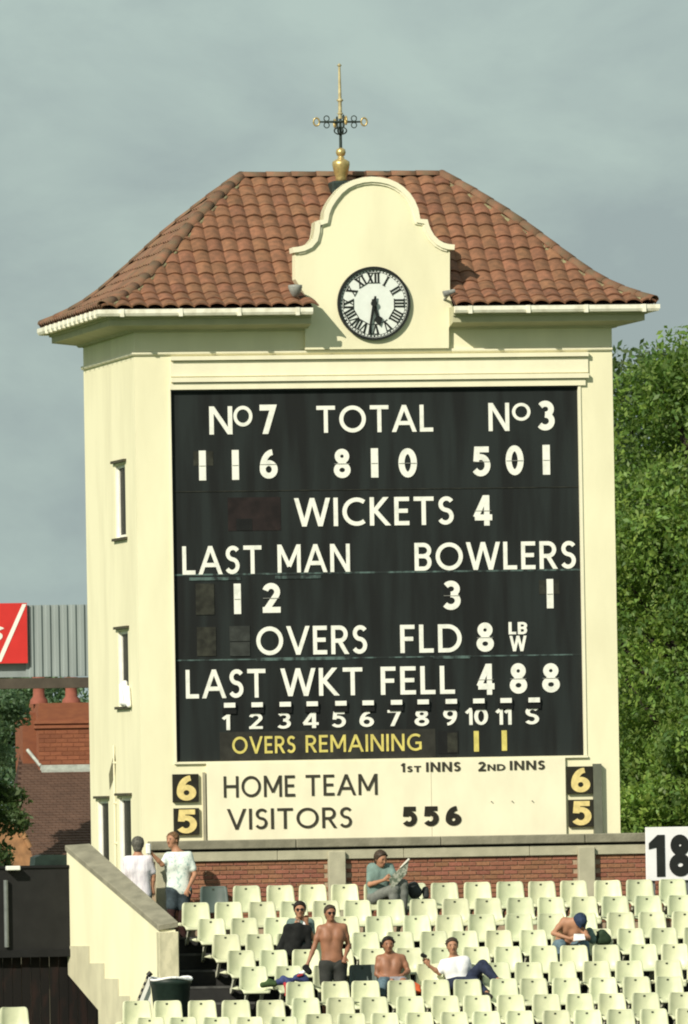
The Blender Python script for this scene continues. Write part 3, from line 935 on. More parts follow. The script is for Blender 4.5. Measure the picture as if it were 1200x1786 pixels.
def inside_gable(x, z):
    u, v = px((x, -GT, z)); 
    return False
parts_n = 0
stuff = MB(); sidestuff = MB()
def lay(side):
    """side 0 front, 1 left, 2 back, 3 right"""
    global tileshared, parts_n
    run = RUNY if side in (0, 2) else RUNX
    tab = slope_curve(run); Ltot = tab[-1][0]; ln = Ltot / ROWS
    tm_ = tile_mesh(ln + .05)
    shared = tm_.mesh('tile')
    shared.materials.append(M['tile'])
    half = (EX1 - EX0) / 2 if side in (0, 2) else (EY1 - EY0) / 2
    orun = RUNX if side in (0, 2) else RUNY
    for r in range(ROWS):
        t0, t1 = t_at(tab, r * ln), t_at(tab, (r + 1) * ln)
        d0, z0, d1, z1 = t0 * run, ZE + prof(t0), t1 * run, ZE + prof(t1)
        sl = Vector((0, d1 - d0, z1 - z0)).normalized()
        nr = Vector((0, -sl.z, sl.y))
        hw0, hw1 = half - orun * t0, half - orun * t1
        ncol = int(hw0 / PW) + 1
        for c in range(-ncol - 1, ncol + 2):
            s = (c + .5) * PW
            if abs(s) - PW / 2 > hw0 + .02: continue
            if side == 0: fr = lambda v: Vector((XC + v.x, EY0 + v.y, v.z)); axx = Vector((1, 0, 0)); rot = Matrix.Identity(3)
            elif side == 1: rot = Matrix.Rotation(R(-90), 3, 'Z')
            elif side == 2: rot = Matrix.Rotation(R(180), 3, 'Z')
            else: rot = Matrix.Rotation(R(90), 3, 'Z')
            cen = Vector((XC, (EY0 + EY1) / 2, 0))
            hd = (EY1 - EY0) / 2 if side in (0, 2) else (EX1 - EX0) / 2
            def W(p):
                q = Vector((s, d0 - hd, z0)) + Vector((1, 0, 0)) * p[0] + sl * p[1] + nr * p[2]
                return cen + rot @ q
            edge = abs(s) + PW / 2 > hw1 - .04
            if side == 0:
                wc = W((0, ln / 2, .03))
                # behind the clock gable: hidden, goes with the joined ones
                u_, v_ = px(wc)
                hid = 545 < u_ < 765 and (v_ > 395 or (v_ > 330 and 590 < u_ < 720))
                if wc.y < .24 + .12 and gx0 - .08 < wc.x < gx1 + .06 and wc.y > -GT - .25: continue
                if wc.y <= -GT - .05 and xg0 + .02 < wc.x < xg1 - .02: continue
                if not edge and not hid and parts_n < 292:
                    o = bpy.data.objects.new('tile', shared); COL.objects.link(o); o.parent = roof
                    jit = random.uniform(-.006, .006)
                    m = Matrix((Vector((1, 0, 0)), sl, nr)).transposed().to_4x4()
                    m = m @ Matrix.Rotation(random.uniform(-.012, .012), 4, 'Z') @ Matrix.Rotation(random.uniform(-.01, .01), 4, 'X')
                    o.matrix_world = Matrix.Translation(W((0, 0, jit))) @ m
                    PENDING.append((o, o.matrix_world.copy()))
                    parts_n += 1; continue
            tgt = stuff if side == 0 else sidestuff
            jz = random.uniform(-.006, .006)
            wv = [W((p[0], p[1], p[2] + jz)) for p in tm_.v]
            if edge:
                b = bmesh.new()
                bv = [b.verts.new(v) for v in wv]
                for f_ in tm_.f: b.faces.new([bv[i] for i in f_])
                sg = 1 if s > 0 else -1
                # hip plane through hip line of this side
                e = orun / run
                nn = rot @ Vector((sg, e, 0)).normalized()
                p0 = cen + rot @ Vector((sg * half, -hd, 0))
                bmesh.ops.bisect_plane(b, geom=b.verts[:] + b.edges[:] + b.faces[:], plane_co=p0, plane_no=nn, clear_outer=True)
                b.verts.index_update()
                if len(b.faces): tgt.add([v.co.copy() for v in b.verts], [tuple(v.index for v in f_.verts) for f_ in b.faces], True)
                if side == 0 and len(b.faces) and parts_n < 292:
                    k_ = len(b.verts); tgt.v = tgt.v[:-k_]; nf = len(b.faces); tgt.f = tgt.f[:-nf]; tgt.sm = tgt.sm[:-nf]
                    mb2 = MB().add([v.co.copy() for v in b.verts], [tuple(v.index for v in f_.verts) for f_ in b.faces], True)
                    o = mb2.build('tile', M['tile']); o.parent = roof; PENDING.append((o, Matrix.Identity(4))); parts_n += 1
                b.free()
            else:
                tgt.add(wv, tm_.f, True)
PENDING = []
for sd_ in range(4): lay(sd_)
for o, mw in PENDING:
    o.matrix_parent_inverse = Matrix.Identity(4)
    o.matrix_basis = mw          # the roof mesh itself sits at the world origin below the tower's inverse
if stuff.v: tag(stuff.build('tile_run', M['tile'], roof), kind='stuff')
tag(sidestuff.build('side_tiles', M['tile_side'], roof), kind='stuff')
# ridge and hip caps
def cap(p0, p1, r=.085, seg=8):
    p0, p1 = Vector(p0), Vector(p1); d = (p1 - p0).normalized()
    sdv = d.cross(Vector((0, 0, 1))).normalized(); up = sdv.cross(d)
    mb = MB(); vs = []
    for p, rr in ((p0 - d * .012, r * 1.10), (p1 + d * .012, r * .98)):
        for rad in (rr, rr - .018):
            for i in range(seg + 1):
                a = math.pi * i / seg
                vs.append(p + sdv * rad * math.cos(a) * 1.05 + up * rad * math.sin(a) * .8)
    m = seg + 1; fs = []
    for i in range(seg):
        fs += [(i, i + 1, 2 * m + i + 1, 2 * m + i), (m + i, 3 * m + i, 3 * m + i + 1, m + i + 1), (i, m + i, m + i + 1, i + 1), (2 * m + i, 2 * m + i + 1, 3 * m + i + 1, 3 * m + i)]
    mb.add(vs, fs, True); return mb
def hip_pt(sx, sy, t, dz=.05):
    return Vector(((EX0 + RUNX * t) if sx < 0 else (EX1 - RUNX * t), (EY0 + RUNY * t) if sy < 0 else (EY1 - RUNY * t), ZE + prof(t) + dz))
for sx in (-1, 1):
    for sy in (-1, 1):
        nn = 13
        for i in range(nn): cap(hip_pt(sx, sy, i / nn), hip_pt(sx, sy, (i + 1) / nn), .095).build('hip_tile', M['ridge'], roof)
rx0, rx1 = EX0 + RUNX, EX1 - RUNX
yr = (EY0 + EY1) / 2; zr = ZE + prof(1) + .03
for i in range(8):
    a, b = rx0 + (rx1 - rx0) * i / 8, rx0 + (rx1 - rx0) * (i + 1) / 8
    cap((a, yr, zr), (b, yr, zr), .10).build('ridge_tile', M['ridge'], roof)
for sx in (-1, 1):
    for i in range(12):
        p_, q_ = hip_pt(sx, -1, i / 13 + .02, .035), hip_pt(sx, -1, (i + .96) / 13 + .02, .035)
        o = MB(); off_ = Vector((-sx * .135, 0, 0)); o.tube(p_ + off_, q_ + off_, .034, .030, 8); o.build('hip_mortar', M['lichen'], roof)
# lead flashing and small lamps at the gable's shoulders
def lamp_head(u, v, s=1, Y=-.35):
    c = at(u, v, Y)
    mb = MB()
    mb.lathe([(.0, 0), (.05, .02), (.085, .08), (.115, .16), (.115, .20), (0.0, .21)], (c.x, c.y, c.z - .10), 16)
    mb.tube((c.x, c.y, c.z - .05), (c.x + s * .05, -.02, c.z - .12), .025)
    o = tpart(mb.build('floodlight', M['lead'])); return o
lamp_head(515, 508, 1); 
c = at(783, 513, -.30); mb = MB(); mb.tube((c.x - .09, c.y, c.z), (c.x + .10, c.y, c.z + .05), .055, .035); mb.tube((c.x, c.y, c.z), (c.x - .05, -.05, c.z - .1), .02)
tpart(mb.build('floodlight', M['lead']))

# ---------------------------------------------------------------- finial and weathervane
YR = yr - .45
fc = at(595, 300, YR); FX = fc.x
def fz(v): return at(595, v, YR).z
wv = empty('weathervane', (FX, YR, fz(318))); wv.parent = tower
wv.matrix_parent_inverse = Matrix.Translation(-Vector((XC, DEP / 2, 0)))
z0 = fz(318)
hz = lambda v: fz(v) - z0
PXM = 1 / 106.5
urn = MB().lathe([(.03, hz(320)), (8 * PXM, hz(317)), (10 * PXM, hz(313)), (9.5 * PXM, hz(310)), (12 * PXM, hz(303)), (14 * PXM, hz(295)), (15.5 * PXM, hz(287)), (15 * PXM, hz(282)), (11 * PXM, hz(279.5)),
                  (6 * PXM, hz(277)), (6 * PXM, hz(274)), (4 * PXM, hz(273.5)), (7 * PXM, hz(271)), (8.8 * PXM, hz(266)), (7.5 * PXM, hz(260.5)), (3 * PXM, hz(258)), (.001, hz(257.5))], (0, 0, 0), 24)
urn.build('urn', M['gold'], wv)
sad = MB(); sad.box(-.20, .20, -.32, .20, hz(340), hz(317)); bevel(sad.build('saddle', M['verdigris'], wv), .03)
rod = MB().tube((0, 0, hz(262)), (0, 0, hz(205)), .026, .022); rod.build('rod', M['verdigris'], wv)
spike = MB().tube((0, 0, hz(207)), (0, 0, hz(112)), .034, .018, 10)
spike.lathe([(.03, hz(200)), (.055, hz(198)), (.03, hz(196))], (0, 0, 0), 12)
spike.lathe([(.03, hz(178)), (.060, hz(175)), (.03, hz(172))], (0, 0, 0), 12)
spike.lathe([(.024, hz(116)), (.04, hz(114)), (.001, hz(110))], (0, 0, 0), 12)
spike.build('spike', M['pale_gold'], wv)
hoop = MB()
for a in range(4):
    ang = R(45 * a + 10); pts = []
    for i in range(17):
        th = 2 * math.pi * i / 16
        pts.append(Vector((math.cos(ang) * .11 * math.cos(th), math.sin(ang) * .11 * math.cos(th), hz(228) + .062 * math.sin(th))))
    for p, q in zip(pts, pts[1:]): hoop.tube(p, q, .010, seg=6)
hoop.build('scroll', M['verdigris'], wv)
for k, ang in enumerate((4, 94, 184, 274)):
    d = Vector((math.cos(R(ang)), math.sin(R(ang)), 0)); zz = hz(212.5)
    arm = MB().tube((0, 0, zz), d * .36 + Vector((0, 0, zz)), .020, .014, 8)
    for sgn in (-1, 1):
        c0 = d * .23 + Vector((0, 0, zz + sgn * .055)); pts = [c0 + d * .045 * math.cos(2 * math.pi * i / 10) + Vector((0, 0, .045 * math.sin(2 * math.pi * i / 10))) for i in range(11)]
        for p, q in zip(pts, pts[1:]): arm.tube(p, q, .009, seg=6)
    ao = arm.build('arm', M['verdigris'], wv)
    tp_ = MB(); c0 = d * .40 + Vector((0, 0, zz)); 
    pts = [c0 + d * .05 * math.cos(2 * math.pi * i / 12) + Vector((0, 0, .065 * math.sin(2 * math.pi * i / 12))) for i in range(13)]
    for p, q in zip(pts, pts[1:]): tp_.tube(p, q, .015, seg=6)
    tp_.build('arm_tip', M['gold'], ao)

# ================================================================== BRICK WALL BEHIND THE SEATS
YW = -1.2
wall = empty('terrace_wall', (0, YW, 3.7), 'low red brick wall with grey concrete coping and piers behind the back row', 'wall')
WI = Matrix.Translation(-Vector((0, YW, 3.7)))
def wp(o): o.parent = wall; o.matrix_parent_inverse = WI; return o
wx0, wx1 = at(262, 1500, YW).x, 11.0
zc1 = 5.435; zc0 = 5.29; zb1 = 5.255; zb0 = 5.10
x = wx0
while x < wx1 - .1:
    x2 = min(x + 2.35, wx1)
    o = MB(); o.box(x + .004, x2 - .004, YW - .11, YW + .30, zc0, zc1); bevel(wp(o.build('coping_slab', M['coping'])), .012)
    x = x2
o = MB(); o.box(wx0, wx1, YW - .0, YW + .25, zb1, zc0); wp(o.build('joint', M['step']))  # dark strip put in as the shadow line under the coping
x = wx0
while x < wx1 - .1:
    x2 = min(x + 2.05, wx1)
    o = MB(); o.box(x + .003, x2 - .003, YW - .055, YW + .25, zb0, zb1); bevel(wp(o.build('lintel_slab', M['band'])), .006)
    x = x2
o = MB(); o.box(wx0, wx1, YW + .010, YW + .24, 3.6, zb0); wp(o.build('mortar', M['mortar']))
piers = []
for u0, u1 in ((272, 290), (573, 603), (1009, 1038)):
    a, b = at(u0, 1520, YW - .1).x, at(u1, 1520, YW - .1).x
    piers.append((a, b))
    o = MB(); o.box(a, b, YW - .13, YW + .012, 3.6, zb1 - .03); bevel(wp(o.build('pier', M['band'])), .01)
bk = MB(); bk.box(0, .215, -.008, .055, 0, .060); bkm = bk.mesh('brick'); bkm.materials.append(M['brick'])
bm_ = bmesh.new(); bm_.from_mesh(bkm); bmesh.ops.remove_doubles(bm_, verts=bm_.verts, dist=1e-5); bmesh.ops.bevel(bm_, geom=list(bm_.edges), offset=.004, segments=1, affect='EDGES'); bm_.to_mesh(bkm); bm_.free()
far = MB()
xr_lim = at(1140, 1520, YW).x
zrow = zb0 - .072; r = 0; nbr = 0
bxs0 = at(300, 1520, YW).x
while zrow > 4.0:
    x = wx0 - (.1125 if r % 2 else 0)
    while x < wx1:
        if x >= wx0 - .001 and not any(a - .13 < x < b - .08 for a, b in piers):
            if zrow > 4.48 and x > bxs0 - .2 and x < xr_lim and nbr < 298:
                o = bpy.data.objects.new('brick', bkm); COL.objects.link(o)
                o.location = (x + random.uniform(-.002, .002), YW + random.uniform(-.003, .003), zrow); wp(o); nbr += 1
            else: far.box(x, x + .215, YW - .008, YW + .055, zrow, zrow + .060)
        x += .225
    zrow -= .072; r += 1
tag(wp(far.build('brickwork', M['brick'])), kind='stuff')

# ================================================================== STAIR PARAPET
A1, A2 = at(113, 1474, -.9), at(157, 1471, -.9)
B1, B2 = at(274, 1612, -5.0), at(309, 1606, -5.0)
par = empty('stair_parapet', (B1.x, -5.0, 1.5), 'cream stair parapet with sloping grey concrete coping and square end post', 'parapet')
PI_ = Matrix.Translation(-Vector((B1.x, -5.0, 1.5)))
def pprt(o): o.parent = par; o.matrix_parent_inverse = PI_; return o
zA, zB = A1.z - .09, B1.z - .09
def PL(s, z, inner=0):
    p = A1.lerp(B1, s) if not inner else A2.lerp(B2, s)
    return (p.x + (.03 if not inner else -.03), p.y, z)
sA = .33
polyS = [(0, zA), (1, zB), (1, -.02), (sA, -.02), (sA, at(165, 1762, -2.3).z), (0, at(118, 1700, -.9).z)]
o = MB(); n = len(polyS)
vs = [PL(s, z) for s, z in polyS] + [PL(s, z, 1) for s, z in polyS]
o.add(vs, [tuple(range(n)), tuple(range(2 * n - 1, n - 1, -1))] + [(i, i + n, (i + 1) % n + n, (i + 1) % n) for i in range(n)])
po = fixnormals(o.build('wall', M['render'])); pprt(po)
bmx = bmesh.new(); bmx.from_mesh(po.data); bmesh.ops.triangulate(bmx, faces=[f_ for f_ in bmx.faces if len(f_.verts) > 4]); bmx.to_mesh(po.data); bmx.free()
def slab(P, th):
    mb = MB(); vs = [tuple(p) for p in P] + [(p[0], p[1], p[2] - th) for p in P]
    mb.add(vs, [(0, 1, 2, 3), (4, 7, 6, 5), (0, 4, 5, 1), (1, 5, 6, 2), (2, 6, 7, 3), (3, 7, 4, 0)]); return mb
ext = (B1 - A1).normalized() * .05
for i in range(4):
    a, b = i / 4, (i + 1) / 4
    P = [A1.lerp(B1 + ext, a), A1.lerp(B1 + ext, b - .002), A2.lerp(B2 + ext, b - .002), A2.lerp(B2 + ext, a)]
    pprt(bevel(fixnormals(slab(P, .09).build('coping_slab', M['coping'])), .008))
# plinth with a stepped top, a hand's breadth of older render
steps = [(112, 1650), (152, 1650), (152, 1680), (178, 1680), (178, 1707), (203, 1707), (203, 1737), (222, 1737), (222, 1765), (245, 1765), (245, 1800)]
pl = []
for u, v in steps:
    s = min(max((u - 114) / 160, 0), .98)
    p = A1.lerp(B1, s); q = at(u, v, p.y); pl.append((s, q.z))
lowpts = [(.98 if 0 else pl[-1][0], 1.0), (sA, 1.0), (sA, at(165, 1762, -2.3).z), (0, at(118, 1700, -.9).z)]
pts = pl + lowpts
o = MB(); n = len(pts)
def PO(s, z, off): p = A1.lerp(B1, s); return (p.x + .03 - off, p.y - off * .25, z)
vs = [PO(s, z, .012) for s, z in pts] + [PO(s, z, -.01) for s, z in pts]
o.add(vs, [tuple(range(n)), tuple(range(2 * n - 1, n - 1, -1))] + [(i, i + n, (i + 1) % n + n, (i + 1) % n) for i in range(n)])
po = fixnormals(o.build('plinth', mat('old_render', (.56, .53, .37), .9, .08, 4, (1, 1, .5), bump=.2)))
bmx = bmesh.new(); bmx.from_mesh(po.data); bmesh.ops.triangulate(bmx, faces=[f_ for f_ in bmx.faces if len(f_.verts) > 4]); bmx.to_mesh(po.data); bmx.free()
pprt(po)
o = MB(); o.box(B1.x + .002, B2.x, -5.14, -4.9, -.02, zB - .03); pprt(bevel(o.build('end_post', mat('stained_post', (.60, .56, .38), .9, .1, 3.5, (2, 2, 1), col2=(.44, .42, .28), lo=.35, hi=.6, bump=.3)), .01))

# ================================================================== LEFT EDGE: black screen, dark boards for the shaded stair void, white seat
bs = empty('black_screen', (at(55, 1600, -1.0).x, -1.0, 3), 'tall black screen panel in a grey steel frame left of the stair parapet', 'screen')
def bl(o, e): o.parent = e; o.matrix_parent_inverse = Matrix.Translation(-e.location); return o
a, b = at(-60, 1516, -1.0), at(122, 1655, -1.0)
o = MB(); o.box(a.x, b.x, -1.0, -.94, b.z, a.z); bl(o.build('panel', M['blackscreen']), bs)
o = MB()
for u in (-40, 11):
    o = MB(); p = at(u, 1600, -1.06).x; o.tube((p, -1.06, at(13, 1535, -1.06).z), (p, -1.06, at(13, 1652, -1.06).z), .038, seg=8)
    bl(o.build('steel_post', M['metal']), bs)
o = MB(); o.box(a.x, b.x, -1.03, -.93, a.z, a.z + .04); bl(o.build('rail', M['black']), bs)
o = MB(); o.box(a.x, b.x, -1.03, -.93, b.z - .12, b.z); bl(o.build('rail', M['black']), bs)
o = MB(); a2, b2 = at(60, 1492, -.8), at(122, 1516, -.8); o.prism_xz([(a2.x, a2.z - .03), (a2.x + .1, a2.z + .01), (b2.x, a2.z), (b2.x, b2.z), (a2.x - .02, b2.z)], -.9, -.3)
tag(o.build('black_bin', M['green_bin']), 'rounded black lid of a bin behind the black screen', 'bin')
o = MB(); a3 = at(-60, 1656, -.85); b3 = at(200, 1800, -.85)
x = a3.x; bb = empty('void_fence', (a3.x + 1, -.85, 2), 'dark brown board fence standing in for the shaded stair void below the black screen', 'fence')
i = 0
while x < b3.x:
    o = MB(); w = .15; o.box(x, x + w - .008, -.85 + .006 * (i % 3), -.80 + .006 * (i % 3), .6, a3.z + .02); bl(o.build('board', M['brown']), bb); x += w; i += 1
for u, v0, v1, lab in ((2, 1490, 1530, 0),):
    p = at(20, 1516, -1.3)
    o = MB(); o.box(p.x - .06, p.x + .16, -1.20, -1.02, p.z - .02, p.z + .05); tag(bevel(o.build('light_fitting', M['white']), .01), 'small white fitting on top of the black screen', 'fitting')
vs_ = MB(); p = at(22, 1690, -1.0)

# ================================================================== BIN AND ROPE POST AT THE FOOT OF THE STAIR
p = at(298, 1735, -7.0)
bn = empty('litter_bin', (p.x, -7.0, p.z - .35), 'dark green plastic litter bin with a white bag rim at the foot of the stair', 'bin')
o = MB(); hw = .30
prof_ = [(.24, 0), (.27, .1), (.31, .50), (.33, .52), (.33, .58), (.30, .60), (.28, .58), (.20, .2)]
o.lathe([(r_, z_ * 1.0) for r_, z_ in prof_], (0, 0, 0), 20); o.build('body', M['green_bin'], bn)
o = MB(); 
for i in range(26):
    a0 = 2 * math.pi * i / 26; a1 = 2 * math.pi * (i + 1) / 26
    if 1.2 < (a0 % 6.283) < 1.9: continue
    o.tube((.325 * math.cos(a0), .325 * math.sin(a0), .60 + .02 * math.sin(3 * a0)), (.325 * math.cos(a1), .325 * math.sin(a1), .60 + .02 * math.sin(3 * a1)), .022, seg=6)
o.build('bag_rim', M['cloth_white'], bn)
# aisle handrail panel with striped pole
p0, p1 = at(238, 1752, -7.1), at(258, 1702, -7.1)
hp = empty('gate_panel', (p0.x, -7.1, p0.z), 'white slanted gate panel with a black and white striped pole beside the bin', 'panel')
o = MB(); q = at(263, 1752, -7.0)
o.prism_xz([(at(243, 1760, -7).x, at(243, 1775, -7).z), (at(241, 1745, -7).x, at(241, 1745, -7).z), (at(252, 1712, -7).x, at(252, 1712, -7).z), (at(263, 1704, -7).x, at(263, 1704, -7).z), (q.x, at(263, 1775, -7).z)], -7.0, -6.96)
bl(o.build('panel', M['white']), hp)
for i in range(9):
    t0_, t1_ = i / 9, (i + 1) / 9
    o = MB(); o.tube(p0.lerp(p1, t0_), p0.lerp(p1, t1_), .02, seg=8); bl(o.build('pole_band', M['black'] if i % 2 == 0 else M['concrete']), hp)
o = MB(); o.tube(p1, p1 + Vector((.05, 0, .05)), .04, seg=10); bl(o.build('knob', M['black']), hp)

# ================================================================== SIGN 18
a, b = at(1126, 1443, -1.55), at(1213, 1535, -1.55)
sg = empty('block_sign', ((a.x + b.x) / 2, -1.55, b.z), 'white board with the large black numbers 18 at the right end of the brick wall', 'sign')
o = MB(); o.box(a.x, b.x, -1.55, -1.50, b.z, a.z); bl(bevel(o.build('board', mat('sign_white', (.80, .80, .80), .6, .03, 5)), .005), sg)
c0, c1 = at(1131, 1455, -1.55), at(1161, 1530, -1.55)
o = MB(); H_ = at(1150, 1454, -1.55).z - at(1150, 1527, -1.55).z; zb_ = at(1150, 1529, -1.55).z
x1a, x1b = at(1145, 1490, -1.55).x, at(1159.5, 1490, -1.55).x
o.prism_xz([(x1a, zb_), (x1b, zb_), (x1b, zb_ + H_), (x1a + .02, zb_ + H_), (c0.x, zb_ + H_ * .80), (c0.x, zb_ + H_ * .66), (x1a, zb_ + H_ * .70)], -1.562, -1.549)
bl(o.build('numeral', M['numeral']), sg)
o = text_mb('8', at(1167, 1490, -1.55).x, at(1205, 1490, -1.55).x, zb_, H_, -1.55, .012, .225)
bl(o.build('numeral', M['numeral']), sg)
o = MB(); 
for dx in (.12, b.x - a.x - .12): o.box(a.x + dx - .03, a.x + dx + .03, -1.50, -1.45, 3.9, a.z - .05)
bl(o.build('leg', M['metal']), sg)
# ================================================================== STAND FASCIA BEHIND ON THE LEFT
YF = 22.0
fs = empty('stand_fascia', (at(60, 1200, YF).x, YF, 0), 'grey profiled metal fascia of a neighbouring stand roof with brown beam under it', 'grandstand')
def fl(o): return bl(o, fs)
zt, zb = at(100, 1055, YF).z, at(100, 1180, YF).z
xa_, xb_ = at(-700, 1100, YF).x, at(450, 1100, YF).x
PT_ = .155
x = at(44, 1100, YF).x
ns_ = 0
while x < at(260, 1100, YF).x:
    o = MB()
    pr = [(0, 0), (.055, 0), (.075, -.035), (.135, -.035), (PT_, 0)]
    vs = [(x + px_, YF + py__, z) for z in (zb, zt) for px_, py__ in pr] + [(x + px_, YF + py__ + .01, z) for z in (zb, zt) for px_, py__ in pr]
    fs_ = [(i, i + 1, 5 + i + 1, 5 + i) for i in range(4)] + [(10 + i, 15 + i, 15 + i + 1, 10 + i + 1) for i in range(4)] + [(5 + i, 6 + i, 16 + i, 15 + i) for i in range(4)] + [(i, 10 + i, 11 + i, 1 + i) for i in range(4)]
    o.add(vs, fs_); fl(o.build('sheet_rib', M['sheet'])); x += PT_; ns_ += 1
o = MB(); o.box(xa_, xb_, YF + .03, YF + .12, zb, zt - .01); fl(o.build('backing', M['sheet']))
o = MB(); o.box(xa_, xb_, YF - .10, YF + .4, at(100, 1200, YF).z, at(100, 1182, YF).z); fl(o.build('beam', M['beam']))
o = MB(); o.box(xa_, xb_, YF + .12, YF + 1.6, zb + .25, zb + .40); fl(o.build('roof_slab', M['sheet']))
for xx in (xa_ + .3, at(-330, 1100, YF).x, at(430, 1100, YF).x):
    for y_ in (.45, 1.3):
        o = MB(); o.box(xx - .12, xx + .12, YF + y_, YF + y_ + .25, 0, zb + .25); fl(o.build('post', M['beam']))
o = MB(); ra, rb = at(-330, 1100, YF - .08).x, at(47, 1100, YF - .08).x
zr0, zr1 = at(20, 1157, YF - .08).z, at(20, 1052, YF - .08).z
hb = empty('red_hoarding', ((ra + rb) / 2, YF - .08, zr0), 'red advertising hoarding with white slanting stripe and letter s on the stand fascia', 'hoarding')
o.box(ra, rb, YF - .12, YF - .045, zr0, zr1); bl(o.build('board', M['red']), hb)
o = MB(); yy = YF - .12
s0, s1 = at(0, 1149, yy), at(43, 1053, yy)
o.prism_xz([(at(-6, 1155, yy).x, zr0 + .03), (at(2, 1155, yy).x, zr0 + .03), (at(46, 1055, yy).x, zr1 - .02), (at(39, 1055, yy).x, zr1 - .02)], yy - .006, yy - .001)
bl(o.build('stripe', M['white']), hb)
o = text_mb('S', at(-22, 1100, yy).x, at(2, 1100, yy).x, at(0, 1119, yy).z, .27, yy, .008, .22, slant=.15)
bl(o.build('lettering', M['white']), hb)

# ================================================================== HOUSE WITH CHIMNEY
YH = 36.0
hs = empty('brick_house', (at(100, 1450, YH).x, YH + 3, 0), 'brown roofed house with a wide orange brick chimney left of the tower', 'house')
def hl(o): return bl(o, hs)
c0, c1 = at(66, 1225, YH).x, at(175, 1225, YH).x
zt, zb = at(100, 1235, YH).z, at(100, 1338, YH).z
cs = MB(); D_ = (c1 - c0) * .9
cs.box(c0, c1, YH, YH + 1.5, zb - 1.2, zt)
zc = lambda v: at(100, v, YH).z
for v0, v1, e in ((1226, 1236, -.03), (1257, 1262, .04), (1265, 1270, .04)):
    cs.box(c0 - e, c1 + e, YH - e, YH + 1.5 + e, zc(v1), zc(v0))
cs.box(at(38, 1300, YH + .5).x, c0 - .001, YH + .35, YH + 1.4, zb - 1.0, zc(1242))
ch = hl(cs.build('chimney', M['chimney']))
for k in range(13):      # brick courses standing slightly proud
    z = zb + .06 + k * .083
    if z > zc(1272): break
    o = MB(); n_ = 6; 
    off = (k % 2) * .5
    xx = c0
    while xx < c1 - .02:
        wdt = .225 if not (xx == c0 and k % 2) else .11
        x2 = min(xx + wdt, c1); o.box(xx + .004, x2 - .004, YH - .008, YH + .0, z, z + .068); xx = x2
    tag(o.build('brick_course', M['chimney'], ch), kind='stuff')
for u0, u1 in ((52, 84), (108, 141)):
    uc = (u0 + u1) / 2; pt = at(uc, 1228, YH + .7)
    o = MB(); r1, r2 = (u1 - u0) / 2 / 90 * .8, (u1 - u0) / 2 / 90
    o.lathe([(r2, 0), (r2 * .95, .08), (r1 * .8, .15), (r1 * .75, .42), (r1 * .9, .46), (r1 * .9, .52), (r1 * .6, .52), (r1 * .6, .3)], (pt.x, pt.y, pt.z), 18)
    o.build('chimney_pot', M['pot'], ch)
o = MB(); o.box(at(70, 1340, YH).x, c1, YH - .05, YH + .01, zc(1347), zc(1334)); o.box(at(71, 1340, YH).x, c1, YH - .14, YH - .05, zc(1348), zc(1342)); 
o.build('flashing', M['flash'], ch)
o = MB(); q0, q1 = at(48, 1308, YH + .3), at(71, 1336, YH - .02)
o.tube(q0, q1, .035, seg=8); o.build('flashing', M['flash'], ch)
# roof: sloping plane of tile courses
zr = zc(1316); ze = zc(1548); Yr_, Ye_ = YH + .9, YH - 6.5
xl_, xr_ = at(36, 1400, YH).x, at(420, 1400, YH).x
nrow = 52
rf = hl(MB().add([(at(34, 1318, Yr_).x, Yr_, zr), (xr_, Yr_, zr), (xr_, Ye_, ze), (at(20, 1560, Ye_).x, Ye_, ze), (at(34, 1318, Yr_).x, Yr_ + 4, ze), (xr_, Yr_ + 4, ze)],
              [(0, 1, 2, 3), (0, 4, 5, 1), (0, 3, 4), (1, 5, 2)]).build('roof', M['under']))
fixnormals(rf)
tl = MB()
for k in range(nrow):
    t0_, t1_ = k / nrow, (k + 1) / nrow
    xs = at(34, 1318, Yr_).x + (at(20, 1560, Ye_).x - at(34, 1318, Yr_).x) * t1_
    y0_, y1_ = Yr_ + (Ye_ - Yr_) * t0_, Yr_ + (Ye_ - Yr_) * t1_
    z0_, z1_ = zr + (ze - zr) * t0_, zr + (ze - zr) * t1_
    x = xs + (k % 2) * .065
    while x < xr_ - .1 and x < at(260, 1400, YH).x:
        j = random.uniform(0, .005)
        tl.add([(x + .003, y0_, z0_ + .015), (x + .127, y0_, z0_ + .015), (x + .127, y1_, z1_ + .028 + j), (x + .003, y1_, z1_ + .028 + j), (x + .127, y1_, z1_ + .010), (x + .003, y1_, z1_ + .010)],
               [(0, 3, 2, 1), (3, 5, 4, 2)])
        x += .13
tag(tl.build('roof_tiles', M['roofbrown'], rf), kind='stuff')
o = MB(); o.box(xl_ + .8, xr_ - .3, YH - 6.0, YH + 4, 0, ze + .05); hl(o.build('wall', M['chimney']))
# outbuilding with sandy brick gable at far left
YO = 16.0
ob_ = empty('brick_outhouse', (at(0, 1500, YO).x, YO, 0), 'sandy orange brick outhouse half hidden by leaves at the far left', 'outbuilding')
P_ = lambda u, v: (at(u, v, YO).x, at(u, v, YO).z)
pts = [P_(58, 1560), P_(58, 1500), P_(52, 1478), P_(28, 1432), P_(-30, 1424), P_(-110, 1470), P_(-110, 1560)]
pts[0] = (pts[0][0], 0); pts[-1] = (pts[-1][0], 0)
o = MB(); o.prism_xz(pts, YO, YO + 3)
oo = bl(fixnormals(o.build('wall', M['sandbrick'])), ob_)
o = MB()
for (a_, b_) in ((P_(52, 1478), P_(28, 1430)), (P_(28, 1430), P_(-30, 1421))):
    for k in range(3):
        s0_, s1_ = Vector(a_).lerp(Vector(b_), k / 3), Vector(a_).lerp(Vector(b_), (k + .93) / 3)
        o.tube((s0_.x, YO - .02, s0_.y), (s1_.x, YO - .02, s1_.y), .05, seg=8)
bl(o.build('verge_brick', M['sandbrick']), ob_)

